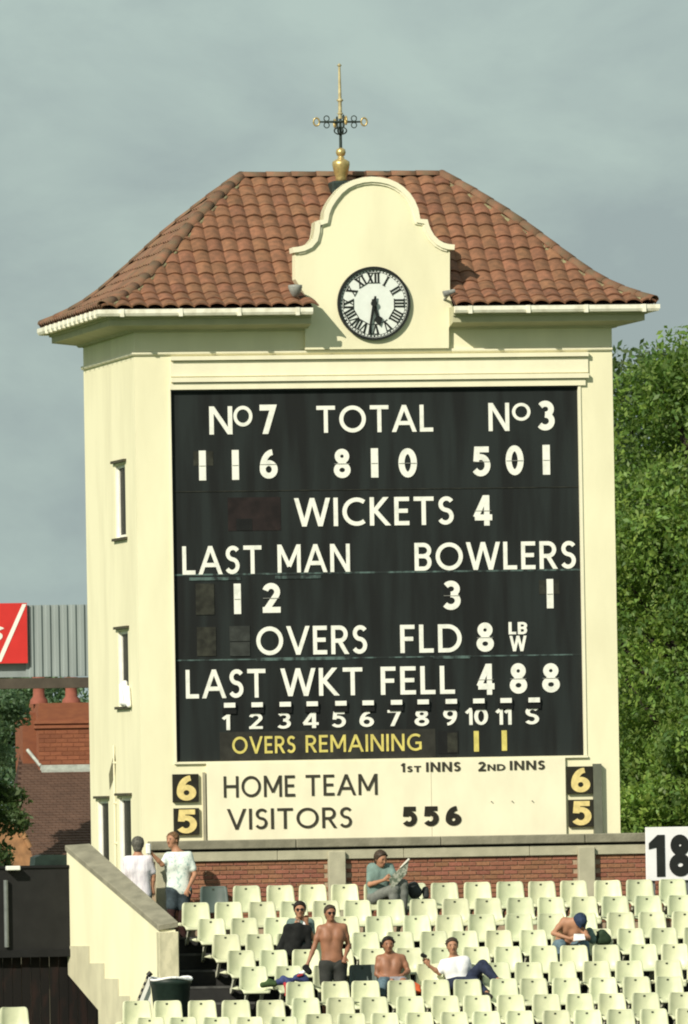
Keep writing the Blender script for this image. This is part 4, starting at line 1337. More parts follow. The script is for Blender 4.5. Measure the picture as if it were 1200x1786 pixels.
# ================================================================== TREES
def crown_mesh(blobs, n, ls, seed, shell=.35):
    """thousands of leaf faces spread through the outer part of the crown's clumps"""
    rs = np.random.RandomState(seed)
    vol = np.array([b[3] * b[4] * b[5] for b in blobs]) ** .7; vol = vol / vol.sum()
    idx = rs.choice(len(blobs), n, p=vol)
    B = np.array(blobs)[idx]
    d = rs.normal(size=(n, 3)); d /= np.linalg.norm(d, axis=1)[:, None]
    rad = 1 - shell * rs.rand(n) ** 1.3
    c = B[:, :3] + d * B[:, 3:6] * rad[:, None] + rs.normal(size=(n, 3)) * .05
    nrm = d + rs.normal(size=(n, 3)) * .95; nrm /= np.linalg.norm(nrm, axis=1)[:, None]
    t = np.cross(nrm, rs.normal(size=(n, 3))); t /= np.linalg.norm(t, axis=1)[:, None]
    b = np.cross(nrm, t)
    s = ls * (.55 + .9 * rs.rand(n))[:, None]
    v = np.stack([c - t * s, c - t * s * .1 + b * s * .48 + nrm * s * .10, c + t * s, c - t * s * .1 - b * s * .48 + nrm * s * .10], 1).reshape(-1, 3)
    me = bpy.data.meshes.new('crown')
    me.vertices.add(4 * n); me.vertices.foreach_set('co', v.ravel())
    me.loops.add(4 * n); me.loops.foreach_set('vertex_index', np.arange(4 * n, dtype=np.int32))
    me.polygons.add(n); me.polygons.foreach_set('loop_start', np.arange(0, 4 * n, 4, dtype=np.int32)); me.polygons.foreach_set('loop_total', np.full(n, 4, np.int32))
    me.update(); me.validate()
    return me

def tree(name, x, y, h, w, label, group, seed, m, nleaf, ls, z_low=.25, nb=46, cat='tree', dep=None, br=1.0):
    rs = random.Random(seed)
    t = empty(name, (x, y, 0), label, cat, group)
    dep = dep or w
    tk = MB(); pts = [Vector((0, 0, -.1)), Vector((.1, .05, h * .25)), Vector((-.12, .1, h * .5)), Vector((.1, 0, h * .78))]
    rr = [.035 * h, .026 * h, .017 * h, .006 * h]
    for a_, b_, ra_, rb_ in zip(pts, pts[1:], rr, rr[1:]): tk.tube(a_, b_, ra_, rb_, 10)
    tk.build('trunk', M['bark'], t)
    blobs = []; lb = MB()
    for k in range(nb):
        f_ = rs.random()
        z = h * (z_low + (1 - z_low) * f_ * .93)
        env = math.sin(math.pi * min(1, (.12 + .83 * f_))) ** .6
        a_ = rs.random() * 6.283; q = rs.random() ** .55
        bx_, by_ = math.cos(a_) * w / 2 * env * q, math.sin(a_) * dep / 2 * env * q
        r_ = (h * .05 + rs.random() * h * .055) * br
        blobs.append((bx_, by_, z, r_ * 1.15, r_ * 1.15, r_ * .75))
        if k % 2 == 0:
            s_ = Vector((0, 0, max(h * .15, z - h * .22)))
            mid = s_.lerp(Vector((bx_, by_, z)), .5) + Vector((0, 0, h * .03))
            lb.tube(s_, mid, .010 * h, .006 * h, 6); lb.tube(mid, (bx_, by_, z), .006 * h, .002 * h, 6)
    lb.build('branch', M['bark'], t)
    link('crown', crown_mesh(blobs, nleaf, ls, seed), m, t)
    return t
YTR = 25.0
def TX(u, v, Y): return at(u, v, Y).x
tree('broadleaf_tree', TX(1250, 900, YTR), YTR, at(1200, 540, YTR).z, 4.6, 'tall bright green tree rising behind the right edge of the tower', 'trees right of the tower', 11, M['leaf'], 92000, .062, .30, 120, br=.72)
tree('broadleaf_tree', TX(1130, 1200, YTR + 4), YTR + 4, at(1130, 900, YTR + 4).z, 3.6, 'lower leafy green tree directly behind the tower right edge, under the tall one', 'trees right of the tower', 14, M['leaf'], 56000, .060, .22, 80, br=.72)
tree('broadleaf_tree', TX(1140, 800, YTR + 9), YTR + 9, at(1110, 580, YTR + 9).z, 4.4, 'dark green tree farthest back behind the bright tree right of the tower', 'trees right of the tower', 23, M['leaf_dark'], 42000, .085, .2, 90, br=.8)
tree('shrub_tree', TX(1220, 1300, YTR - 3), YTR - 3, at(1200, 1180, YTR - 3).z, 3.4, 'bushy green tree standing low behind the block number sign', 'trees right of the tower', 31, M['leaf'], 46000, .066, .2, 70, br=.75)
# left: foliage behind the chimney, and a nearer dark bough
tree('garden_tree', TX(-45, 1200, 52), 52, at(20, 1205, 52).z + 1.0, 5.5, 'blue green garden tree behind the orange brick chimney', None, 41, M['leaf_blue'], 50000, .07, .2, 70)
tree('garden_tree', TX(-22, 1170, 30), 30, at(0, 1158, 30).z, 1.0, 'grey green tree top showing under the red hoarding', None, 47, M['leaf_blue'], 5000, .055, .8, 16, br=.35)
tree('dark_tree', TX(-60, 1350, 10), 10, at(0, 1330, 10).z + .10, 1.9, 'dark leaved tree at the left edge in front of the brown roof', None, 43, M['leaf_dark'], 9000, .055, .70, 26, br=.42)
# ================================================================== SEATS
def seat_shell():
    # section: (y forward negative, z, half width, edge bend)
    sec = [(.035, .800, .165, .030), (.036, .792, .190, .038), (.036, .775, .203, .044), (.033, .74, .210, .050), (.026, .66, .214, .055), (.012, .56, .219, .060), (-.004, .49, .224, .062),
           (-.035, .435, .228, .055), (-.09, .412, .230, .040), (-.20, .408, .230, .028), (-.31, .420, .228, .020), (-.365, .425, .222, .010), (-.395, .412, .212, .0), (-.405, .385, .205, .0)]
    n = 11; V = []
    for (y, z, hw, e), i in zip(sec, range(len(sec))):
        for j in range(n):
            s = -1 + 2 * j / (n - 1)
            b = e * 1.85 * abs(s) ** 2.2
            if i <= 7: V.append((s * hw, y - b * (1.0), z))
            else: V.append((s * hw, y, z + b))
    me = MB(); fs = []
    for i in range(len(sec) - 1):
        for j in range(n - 1): fs.append((i * n + j, (i + 1) * n + j, (i + 1) * n + j + 1, i * n + j + 1))
    me.add(V, fs, True)
    ob = me.build('shell', M['seat'])
    b = bmesh.new(); b.from_mesh(ob.data)
    bmesh.ops.solidify(b, geom=b.faces[:], thickness=.014)
    bmesh.ops.recalc_face_normals(b, faces=b.faces)
    for f_ in b.faces: f_.smooth = True
    b.to_mesh(ob.data); b.free()
    m = ob.data; bpy.data.objects.remove(ob); return m
SHELL = seat_shell(); SHELL.name = 'shell'
SHELLG = SHELL.copy(); SHELLG.materials.clear(); SHELLG.materials.append(M['seat_green'])
dm = MB(); dm.box(-.017, .017, -.004, .006, -.013, .013); DOT = dm.mesh('number_disc'); DOT.materials.append(M['dot'])
lm = MB()
lm.prism_yz([(-.22, .40), (-.24, .375), (-.10, .33), (.02, .22), (.10, .15), (.235, .12), (.235, .20), (.14, .235), (.07, .30), (.02, .385)], -.02, .02)
LEG = lm.mesh('leg'); LEG.materials.append(M['seat_leg'])
ORD = ['first', 'second', 'third', 'fourth', 'fifth', 'sixth', 'seventh', 'eighth', 'ninth', 'tenth', 'eleventh', 'twelfth', 'thirteenth', 'fourteenth', 'fifteenth', 'sixteenth', 'seventeenth', 'eighteenth', 'nineteenth']
ROWN = ['back', 'second', 'third', 'fourth', 'fifth', 'sixth', 'seventh', 'eighth', 'front']
ROWSU = [
 [348, 405, 464, 520, 576, 633, 695, 750, 807, 864, 920, 975, 1035, 1090, 1147, 1204],
 [316, 373, 432, 487, 543, 598, 656, 713, 769, 825, 881, 936, 992, 1047, 1105, 1162],
 [344, 400, 459, 516, 577, 636, 702, 758, 814, 879, 936, 992, 1057, 1112, 1170],
 [369, 427, 481, 540, 612, 672, 731, 785, 844, 905, 960, 1018, 1075, 1132, 1190],
 [395, 452, 508, 567, 626, 688, 748, 805, 861, 922, 976, 1032, 1097, 1152],
 [417, 478, 545, 608, 665, 725, 785, 840, 897, 955, 1015, 1072, 1140, 1197],
 [498, 560, 612, 674, 734, 790, 853, 905, 962, 1027, 1085, 1142],
 [213, 267, 327, 386, 447, 508, 568, 627, 690, 751, 807, 865, 927, 985, 1042, 1100, 1165],
 [237, 294, 353, 410, 470, 530, 588, 646, 706, 767, 823, 881, 945, 1000, 1057, 1115, 1177]]
rsd = random.Random(3)
for k, us in enumerate(ROWSU):
    for i, u in enumerate(us):
        Y = yback(k)
        p = at(u + 24, ytop(u + 24, k), Y)
        if k >= 7 and u < 500: zt_ = at(u + 24, 1746 + 29 * (k - 7) - .006 * (u - 213), Y).z
        else: zt_ = p.z
        green = (k == 0 and u == 348) or (k == 5 and u == 608)
        colr = 'grey green' if green else 'cream'
        lab = f"{colr} plastic seat, {ORD[i]} from the left in the {ROWN[k]} row"
        e = empty('stadium_seat', (p.x, Y - .036, zt_ - .80), lab, 'seat', 'plastic seats on the terrace', rz=R(rsd.uniform(-2.6, 2.6)))
        for nm, me, loc in (('shell', SHELLG if green else SHELL, (0, .036, 0)), ('number_disc', DOT, (0, .066, .752)), ('leg', LEG, (-.12, .0, 0)), ('leg', LEG, (.12, .0, 0))):
            o = bpy.data.objects.new(nm, me); COL.objects.link(o); o.parent = e; o.location = loc
        e.rotation_euler.x = R(rsd.uniform(-2.2, 2.2))
e = empty('stadium_seat', (at(24, 1760, -8.5).x, -8.5, at(24, 1757, -8.5).z - .80), 'white plastic seat alone at the bottom left corner', 'seat')
for nm, me, loc in (('shell', SHELL, (0, .036, 0)), ('leg', LEG, (-.12, .0, 0)), ('leg', LEG, (.12, .0, 0))):
    o = bpy.data.objects.new(nm, me); COL.objects.link(o); o.parent = e; o.location = loc
o = MB(); zz_ = at(24, 1757, -8.5).z - .80; xx_ = at(24, 1760, -8.5).x
o.box(xx_ - 1.2, xx_ + .55, -9.2, -8.2, -.02, zz_); tag(o.build('side_step', M['step']), kind='structure')

# ================================================================== PEOPLE: one distance field per figure, meshed by surface nets
def surface_nets(F, org, h):
    nx, ny, nz = F.shape
    S = F < 0
    c = [S[i:nx-1+i, j:ny-1+j, k:nz-1+k] for i in (0, 1) for j in (0, 1) for k in (0, 1)]
    cnt = sum(x.astype(np.int8) for x in c)
    act = (cnt > 0) & (cnt < 8)
    ijk = np.argwhere(act)
    idx = -np.ones(act.shape, np.int64); idx[act] = np.arange(len(ijk))
    acc = np.zeros((len(ijk), 3)); num = np.zeros(len(ijk))
    i, j, k = ijk.T
    for ax in range(3):
        o1, o2 = [a for a in range(3) if a != ax]
        for p in (0, 1):
            for q in (0, 1):
                a = [i.copy(), j.copy(), k.copy()]; a[o1] = a[o1] + p; a[o2] = a[o2] + q
                b = [x.copy() for x in a]; b[ax] = b[ax] + 1
                fa, fb = F[tuple(a)], F[tuple(b)]
                m = (fa < 0) != (fb < 0)
                t = np.where(m, fa / np.where(m, fa - fb, 1), 0)
                pt = np.zeros((len(ijk), 3)); pt[:, o1] = p; pt[:, o2] = q; pt[:, ax] = t
                acc[m] += pt[m]; num[m] += 1
    V = (ijk + acc / num[:, None]) * h + org
    quads = []
    for ax in range(3):
        o1, o2 = (ax + 1) % 3, (ax + 2) % 3
        sl0 = [slice(1, -1)] * 3; sl0[ax] = slice(0, F.shape[ax] - 1)
        sl1 = list(sl0); sl1[ax] = slice(1, F.shape[ax])
        A, Bv = S[tuple(sl0)], S[tuple(sl1)]
        for flag in (True, False):
            e = np.argwhere((A == flag) & (Bv != flag))
            if not len(e): continue
            e = e + np.array([0 if a == ax else 1 for a in range(3)])
            def cell(d1, d2):
                q = e.copy(); q[:, o1] -= d1; q[:, o2] -= d2
                return idx[q[:, 0], q[:, 1], q[:, 2]]
            q = np.stack([cell(1, 1), cell(0, 1), cell(0, 0), cell(1, 0)], 1)
            if not flag: q = q[:, ::-1]
            quads.append(q)
    Q = np.concatenate(quads); Q = Q[(Q >= 0).all(1)]
    return V, Q

def field_mesh(name, prims, h=.011, cuts=()):
    """prims: (a, b, ra, rb, k) tapered capsules, joined with a smooth union of width k"""
    P = np.array([[*p[0]] for p in prims] + [[*p[1]] for p in prims]); 
    rm = max(max(p[2], p[3]) for p in prims) + .05
    lo, hi = P.min(0) - rm, P.max(0) + rm
    n = np.ceil((hi - lo) / h).astype(int) + 1
    F = np.full(n, .5, np.float32)
    ax = [lo[d] + h * np.arange(n[d]) for d in range(3)]
    for a, b, ra, rb, k in prims:
        a, b = np.array(a, float), np.array(b, float)
        r = max(ra, rb) + k + 2.5 * h
        l_ = np.maximum(((np.minimum(a, b) - r - lo) / h).astype(int), 0); u_ = np.minimum(((np.maximum(a, b) + r - lo) / h).astype(int) + 2, n)
        X, Y_, Z = np.meshgrid(ax[0][l_[0]:u_[0]], ax[1][l_[1]:u_[1]], ax[2][l_[2]:u_[2]], indexing='ij', sparse=True)
        ab = b - a; L2 = max(ab @ ab, 1e-9)
        t = np.clip(((X - a[0]) * ab[0] + (Y_ - a[1]) * ab[1] + (Z - a[2]) * ab[2]) / L2, 0, 1)
        d = np.sqrt((X - a[0] - t * ab[0]) ** 2 + (Y_ - a[1] - t * ab[1]) ** 2 + (Z - a[2] - t * ab[2]) ** 2) - (ra + (rb - ra) * t)
        sub = F[l_[0]:u_[0], l_[1]:u_[1], l_[2]:u_[2]]
        hh = np.maximum(k - np.abs(sub - d), 0) / max(k, 1e-6)
        sub[...] = np.minimum(sub, d) - hh * hh * k * .25
    if cuts:
        X, Y_, Z = np.meshgrid(*ax, indexing='ij', sparse=True)
        for c, nn in cuts:       # keep the side the normal points away from
            F = np.maximum(F, (X - c[0]) * nn[0] + (Y_ - c[1]) * nn[1] + (Z - c[2]) * nn[2])
    F = F.astype(np.float64)
    F[0], F[-1], F[:, 0], F[:, -1], F[:, :, 0], F[:, :, -1] = .5, .5, .5, .5, .5, .5
    V, Q = surface_nets(F, lo, h)
    me = bpy.data.meshes.new(name)
    me.from_pydata(V.tolist(), [], Q.tolist())
    me.polygons.foreach_set('use_smooth', [True] * len(Q)); me.update()
    return me

def V3(*a): return Vector(a)
class Body:
    """J holds world joint positions"""
    def __init__(s, J, face, up, fat=1.0, size=1.0):
        s.J = {k: Vector(v) for k, v in J.items()}; s.F = Vector(face).normalized(); s.U = Vector(up).normalized()
        s.F = (s.F - s.U * s.F.dot(s.U)).normalized(); s.R = s.F.cross(s.U); s.fat = fat; s.size = size
    def torso(s, inf=0, low=True):
        J = s.J; f = s.fat
        sl, sr, hl_, hr = J['shL'], J['shR'], J['hipL'], J['hipR']
        mid = (sl + sr) / 2; pel = (hl_ + hr) / 2; ax = (mid - pel)
        lat = (sr - sl).normalized(); sp = (J['spine'] if 'spine' in J else mid.lerp(pel, .5))
        P = []
        au = ax.normalized(); tf = lat.cross(au)
        if tf.dot(s.F) < 0: tf = -tf
        for q_ in (sl, sr):
            P.append((q_.lerp(mid, .10), mid + au * .012, .054 + inf, .062 + inf, .05))
            P.append((mid + au * .060, q_.lerp(mid, .42) + au * .004, .046 + inf * .5, .046 + inf * .5, .05))
        for sg in (-1, 1):
            c1 = mid - au * .125 + lat * sg * .068 + tf * (.034 * f)
            P.append((c1, c1 + lat * sg * .03, .066 + inf, .056 + inf, .035))
        P.append((pel + ax * .20 + tf * .035 * f, pel + ax * .45 + tf * .030, .075 * f + inf, .07 * f + inf, .06))
        for sg in (-1, 1):
            c1 = mid - ax * .12 + lat * sg * .085; w1 = sp + lat * sg * .062; h1 = pel + lat * sg * .072 + ax * .05
            P.append((c1, c1 - ax * .15, (.098 * f) + inf, .096 * f + inf, .06))
            P.append((c1 - ax * .15, w1, .092 * f + inf, .084 * f + inf, .06))
            P.append((w1, h1, .086 * f + inf, .104 * f + inf, .06))
        return P
    def arm(s, side, inf=0, frac=1.0, upper_only=False):
        J = s.J; a, b, c = J['sh' + side], J['el' + side], J['wr' + side]
        if upper_only: return [(a, a.lerp(b, frac), .056 + inf, .048 + inf, .04)]
        return [(a, a.lerp(b, .5), .052 + inf, .046 + inf, .04), (a.lerp(b, .5), b, .044 + inf, .036 + inf, .03), (b, b.lerp(c, .35), .037 + inf, .036 + inf, .02), (b.lerp(c, .35), c, .036 + inf, .024 + inf, .02)]
    def leg(s, side, inf=0, f0=0, f1=2.0, shin=True):
        J = s.J; a, b, c = J['hip' + side], J['kn' + side], J['an' + side]; out = []
        e = a.lerp(b, min(f1, 1)); out.append((a, e, .086 + inf, (.086 - .03 * min(f1, 1)) + inf, .05))
        if f1 > 1 and shin:
            e2 = b.lerp(c, f1 - 1); m = b.lerp(c, .35 * (f1 - 1))
            out.append((b, m, .054 + inf, .054 + inf, .03)); out.append((m, e2, .054 + inf, (.054 - .02 * (f1 - 1)) + inf, .03))
        return out
    def hand(s, side, curl=.5, flat=None):
        """palm, four fingers and a thumb from the wrist along the forearm"""
        J = s.J; w = J['wr' + side]; d = (J.get('hd' + side, w + (w - J['el' + side])) - w).normalized()
        pn = Vector(flat) if flat else Vector((0, -1, 0))
        pn = (pn - d * pn.dot(d)).normalized(); lat = d.cross(pn)
        sg = 1 if side == 'L' else -1
        P = [(w + d * .02, w + d * .075, .024, .026, .02), (w + d * .03 + lat * .016, w + d * .085 + lat * .026, .015, .014, .015), (w + d * .03 - lat * .016, w + d * .085 - lat * .026, .015, .014, .015)]
        for i, (o, ln) in enumerate(((-.031, .066), (-.011, .076), (.010, .070), (.030, .054))):
            b0 = w + d * .082 + lat * o; dd = (d * math.cos(curl * .7) + pn * math.sin(curl * .7) + lat * o * 2.2).normalized()
            b1 = b0 + dd * ln * .5; d2 = (d * math.cos(curl * 1.7) + pn * math.sin(curl * 1.7) + lat * o * 2).normalized(); b2 = b1 + d2 * ln * .5
            P += [(b0, b1, .0095, .0088, .004), (b1, b2, .0088, .0075, .003)]
        t0 = w + d * .025 + lat * sg * .022; t1 = t0 + (d * .7 + lat * sg * .8 + pn * .3).normalized() * .040; t2 = t1 + (d * .95 + lat * sg * .2 + pn * .35).normalized() * .032
        P += [(t0, t1, .014, .011, .008), (t1, t2, .0105, .0085, .004)]
        return P
    def headp(s):
        h = s.J['head']; F, U, Rr = s.F, s.U, s.R; z = s.size
        P = [(h + U * .035 - F * .018, h + U * .028 + F * .016, .088 * z, .080 * z, .03),
             (h - U * .02 + F * .025, h - U * .055 + F * .038, .066 * z, .050 * z, .04),
             (h - U * .085 + F * .058, h - U * .088 + F * .050, .028, .034, .03),
             (h + F * .088 + U * .012, h + F * .108 - U * .022, .011, .016, .012),
             (h + F * .082 - U * .050, h + F * .082 - U * .052, .016, .016, .012),
             (h + F * .075 + U * .034 + Rr * .032, h + F * .075 + U * .034 - Rr * .032, .014, .014, .012)]
        for sg in (-1, 1):
            P.append((h + Rr * sg * .080 - F * .008 + U * .015, h + Rr * sg * .084 - F * .012 - U * .018, .014, .011, .006))
            P.append((h + Rr * sg * .035 + F * .058 - U * .012, h + Rr * sg * .035 + F * .052 - U * .022, .024, .026, .02))
        mid = (s.J['shL'] + s.J['shR']) / 2
        P.append((h - U * .05 - F * .02, mid + (h - mid) * .15, .056, .066, .04))
        return P
    def hair(s, full=1.0, back=0):
        h = s.J['head']; F, U = s.F, s.U
        P = [(h + U * .052 - F * .020, h + U * .050 + F * .012, .098 * full, .090 * full, .02), (h + U * .015 - F * .032, h - U * .035 - F * .040, .092 * full, .074 * full, .02)]
        rt = random.Random(int(abs(h.x) * 1000)); Rr = s.R
        for _ in range(26):
            th, ph = rt.uniform(-2.6, 2.6), rt.uniform(.15, 1.45)
            d_ = U * math.cos(ph) + (-F * math.cos(th) + Rr * math.sin(th)) * math.sin(ph)
            c_ = h + U * .040 - F * .010 + d_ * .082 * full
            P.append((c_, c_ + d_ * .012 + Rr * rt.uniform(-.02, .02), .024, .014, .006))
        if back: P.append((h - F * .05, h - U * .09 - F * .05, .06, .045, .02))
        return P, [(h + F * .066 + U * .05, (F - U * .75).normalized()), (h + F * .020, (F * .86 - U * .50).normalized())]

def person(name_label, B, skin, clothes, extras=(), hair='hair_dark', h=.0115, hands=('L', 'R'), curl=(.5, .5), pn=(None, None), hairfull=1.0, barefoot=None, shoes='shoe', glasses=False, base=None):
    pr = B.torso() + B.headp()
    for sd_ in 'LR': pr += B.arm(sd_) + B.leg(sd_)
    for i, sd_ in enumerate('LR'):
        if sd_ in hands: pr += B.hand(sd_, curl[i], pn[i])
        a, k = B.J['an' + sd_], B.J['kn' + sd_]
        fd = (B.J.get('to' + sd_, a + Vector((0, -.15, -.06))) - a)
        pr += [(a, a + fd, .040, .030, .03)]
    base = base or (B.J['hipL'] + B.J['hipR']) / 2
    me = field_mesh('person', pr, h)
    me.transform(Matrix.Translation(-Vector(base)))
    o = link('person', me, M[skin]); o.location = base
    tag(o, name_label, 'person')
    def child(nm, me_, m_):
        me_.transform(Matrix.Translation(-Vector(base))); c = link(nm, me_, M[m_], o); return c
    if hair:
        hp_, cuts = B.hair(hairfull); child('hair', field_mesh('hair', hp_, h, cuts), hair)
    for nm, prims, m_, cuts in clothes: child(nm, field_mesh(nm, prims, h, cuts), m_)
    if shoes:
        for sd_ in 'LR':
            a = B.J['an' + sd_]; fd = (B.J.get('to' + sd_, a + Vector((0, -.15, -.06))) - a)
            child('shoe', field_mesh('shoe', [(a + fd * .0 + Vector((0, 0, -.02)), a + fd * 1.08, .050, .038, .03)], h), shoes)
    F, U, Rr, hd = B.F, B.U, B.R, B.J['head']
    if glasses:
        g_ = MB()
        for sg in (-1, 1):
            c = hd + F * .097 + U * .014 + Rr * sg * .033
            g_.tube(c - F * .01, c + F * .006, .026, .024, 10)
            g_.tube(hd + F * .09 + U * .018 + Rr * sg * .05, hd + U * .018 + Rr * sg * .088, .006, .006, 6)
        g_.tube(hd + F * .100 + U * .018 - Rr * .02, hd + F * .100 + U * .018 + Rr * .02, .006, .006, 6)
        me_ = g_.mesh('sunglasses'); child('sunglasses', me_, 'eye')
    else:
        for sg in (-1, 1):
            c = hd + F * .083 + U * .014 + Rr * sg * .032
            e_ = MB().lathe([(.001, -.010), (.012, -.006), (.014, 0), (.012, .006), (.001, .010)], c, 10); child('eye', e_.mesh('eye'), 'eye')
            b_ = MB().tube(c + U * .022 + F * .010 - Rr * .016, c + U * .022 + F * .010 + Rr * .016, .0055, .0055, 6); child('eyebrow', b_.mesh('eyebrow'), hair or 'hair_dark')
    mth = MB().tube(hd + F * .096 - U * .050 - Rr * .020, hd + F * .096 - U * .050 + Rr * .020, .006, .006, 6); child('mouth', mth.mesh('mouth'), 'lip')
    return o, child

def shirt(B, m, inf=.016, sleeve=.55, hem=None, long=False, name='shirt', neck=True):
    pr = B.torso(inf)
    for sd_ in 'LR': pr += (B.arm(sd_, .013, sleeve, True) if not long else B.arm(sd_, .012))
    cuts = []
    mid = (B.J['shL'] + B.J['shR']) / 2; pel = (B.J['hipL'] + B.J['hipR']) / 2; ax = (mid - pel).normalized()
    if hem is not None: cuts.append((pel + ax * hem, -ax))
    cuts.append((mid + ax * .075, ax))
    return (name, pr, m, cuts)
def pants(B, m, f1=2.0, inf=.014, name='trousers', waist=.12, flat=False):
    pr = []
    J = B.J; pel = (J['hipL'] + J['hipR']) / 2; mid = (J['shL'] + J['shR']) / 2; ax = (mid - pel).normalized()
    lat = (J['hipR'] - J['hipL']).normalized()
    for sg in (-1, 1): pr.append((pel + lat * sg * .072 + ax * .03, pel + lat * sg * .062 + ax * waist * .45, .104 * B.fat + inf, .090 * B.fat + inf, .05))
    for sd_ in 'LR': pr += B.leg(sd_, inf + .008, 0, f1)
    return (name, pr, m, [(pel + ax * waist, ax)] if flat else [])

def J_at(Y, **k):
    """joints given as photo columns/rows plus metres in front (+) or behind (-) of the plane Y"""
    return {n: at(v[0], v[1], Y - (v[2] if len(v) > 2 else 0)) for n, v in k.items()}

# --- 1 man with his back turned, grey hair, pale shirt
Yp = -1.95
J = J_at(Yp, head=(241, 1475), shL=(222, 1501, -.02), shR=(259, 1499, .06), spine=(243, 1530), hipL=(233, 1564), hipR=(253, 1563), knL=(233, 1612), knR=(254, 1612), anL=(233, 1660), anR=(255, 1660),
         elL=(218, 1532, -.06), elR=(268, 1527, .04), wrL=(229, 1556, -.12), wrR=(266, 1549, .02), hdR=(267, 1562, .02), toL=(235, 1665, -.2), toR=(257, 1665, -.2))
B = Body(J, (.35, 1, -.05), (0, 0, 1), 1.0)
person('grey haired man with his back turned in a pale shirt at the parapet', B, 'skin', [shirt(B, 'shirt_lav', .020, .75, -.10), pants(B, 'trouser_grey')], hair='hair_grey', hairfull=1.05, pn=((0, 1, 0), (0, 1, 0)))
# --- 2 man in a printed shirt
J = J_at(Yp, head=(301, 1466), shL=(293, 1495, .0), shR=(328, 1492, .05), spine=(312, 1524), hipL=(303, 1556), hipR=(321, 1556), knL=(298, 1600, .06), knR=(318, 1602, .03), anL=(300, 1650), anR=(322, 1650),
         elL=(283, 1508, .12), elR=(340, 1525, .10), wrL=(265, 1489, .18), wrR=(328, 1550, .22), hdL=(258, 1481, .2), hdR=(324, 1562, .26))
B = Body(J, (-.75, -.6, -.12), (0, 0, 1), 1.08)
o, ch_ = person('man in a white printed shirt raising one forearm beside the grey haired man', B, 'skin', [shirt(B, 'shirt_print', .022, .70, -.09), pants(B, 'slate', .55, .022, 'shorts'), ('trousers', B.leg('L', .010, 0, 1.9) + B.leg('R', .010, 0, 1.9), 'maroon', [((J['hipL'] + J['hipR']) / 2 + Vector((0, 0, -.08)), Vector((0, 0, 1)))])],
               hair='hair_ginger', hairfull=.97, pn=((0, 0, 1), None))
c = at(259, 1480, Yp - .22)
o = MB(); o.box(c.x - .045, c.x + .035, c.y - .03, c.y + .0, c.z - .09, c.z + .08); tag(bevel(o.build('paper_cup', M['cloth_white']), .015), 'small white paper held up by the man in the printed shirt', 'paper')

# --- 3 reader in the back row
Yp = -2.62
J = J_at(Yp, head=(664, 1499, .08), shL=(648, 1514, -.02), shR=(679, 1513, -.02), spine=(658, 1541, .0), hipL=(652, 1566, .0), hipR=(672, 1566, .0), knL=(688, 1550, .30), knR=(703, 1542, .26), anL=(686, 1598, .24), anR=(704, 1596, .22), toL=(688, 1606, .36), toR=(706, 1604, .34),
         elL=(645, 1543, .10), elR=(689, 1530, .22), wrL=(670, 1535, .30), wrR=(697, 1517, .36), hdL=(679, 1528, .34), hdR=(704, 1510, .38))
B = Body(J, (.45, -.75, -.62), (.12, -.25, 1), .95)
person('brown haired reader in a teal shirt sitting in the back row with a newspaper', B, 'skin', [shirt(B, 'shirt_teal', .020, .72, -.05), pants(B, 'trouser_grey', 1.9, .014)], hair='hair_brown', hairfull=1.05)
# newspaper
n0, n1, n2, n3 = at(679, 1532, Yp - .40), at(714, 1498, Yp - .46), at(709, 1524, Yp - .42), at(684, 1552, Yp - .36)
o = MB(); th = Vector((.004, -.012, .006))
P = [n0, n3, n2, n1]
o.add([*P, *[p - th for p in P]], [(0, 1, 2, 3), (7, 6, 5, 4), (0, 4, 5, 1), (1, 5, 6, 2), (2, 6, 7, 3), (3, 7, 4, 0)])
news = tag(fixnormals(o.build('newspaper', M['newsgrey'])), 'open newspaper held by the reader in the back row', 'newspaper')
o = MB(); o.tube(n0.lerp(n1, .55), n1, .012, .022, 6); o.build('folded_edge', M['paper'], news)

# --- 4 seated person with dark glasses and dark jacket over the lap
Yp = yback(3) - .14
J = J_at(Yp, head=(523, 1588, .10), shL=(508, 1610, .02), shR=(540, 1610, .02), spine=(523, 1635, .0), hipL=(514, 1662, .02), hipR=(533, 1662, .02), knL=(512, 1655, .42), knR=(535, 1656, .42), anL=(512, 1702, .45), anR=(535, 1702, .45),
         elL=(499, 1637, .12), elR=(545, 1637, .12), wrL=(514, 1618, .24), wrR=(535, 1610, .20), hdL=(519, 1607, .24), hdR=(534, 1600, .22))
B = Body(J, (-.15, -1, -.25), (0, 0, 1), .95, .98)
person('dark haired person with sunglasses seated behind the bare chested standing man', B, 'skin', [shirt(B, 'vest', .018, .6, -.08), pants(B, 'blackcloth', 1.0, .03, 'trousers', .10),
       ('scarf', [(B.J['shL'].lerp(B.J['elL'], .3) + Vector((-.03, -.06, -.0)), B.J['elL'] + Vector((.01, -.05, -.02)), .052, .045, .03)], 'tee', []),
       ('collar', [(B.J['shL'].lerp(B.J['shR'], .3) + Vector((0, -.07, .0)), B.J['shL'].lerp(B.J['shR'], .42) + Vector((0, -.10, -.12)), .045, .03, .03), (B.J['shL'].lerp(B.J['shR'], .7) + Vector((0, -.07, .0)), B.J['shL'].lerp(B.J['shR'], .58) + Vector((0, -.10, -.12)), .045, .03, .03)], 'tee', []) ],
       hair='hair_dark', hairfull=1.05, glasses=True)
c = [at(487, 1655, Yp - .42), at(503, 1620, Yp - .3), at(535, 1622, Yp - .3), at(540, 1655, Yp - .4), at(505, 1664, Yp - .46)]
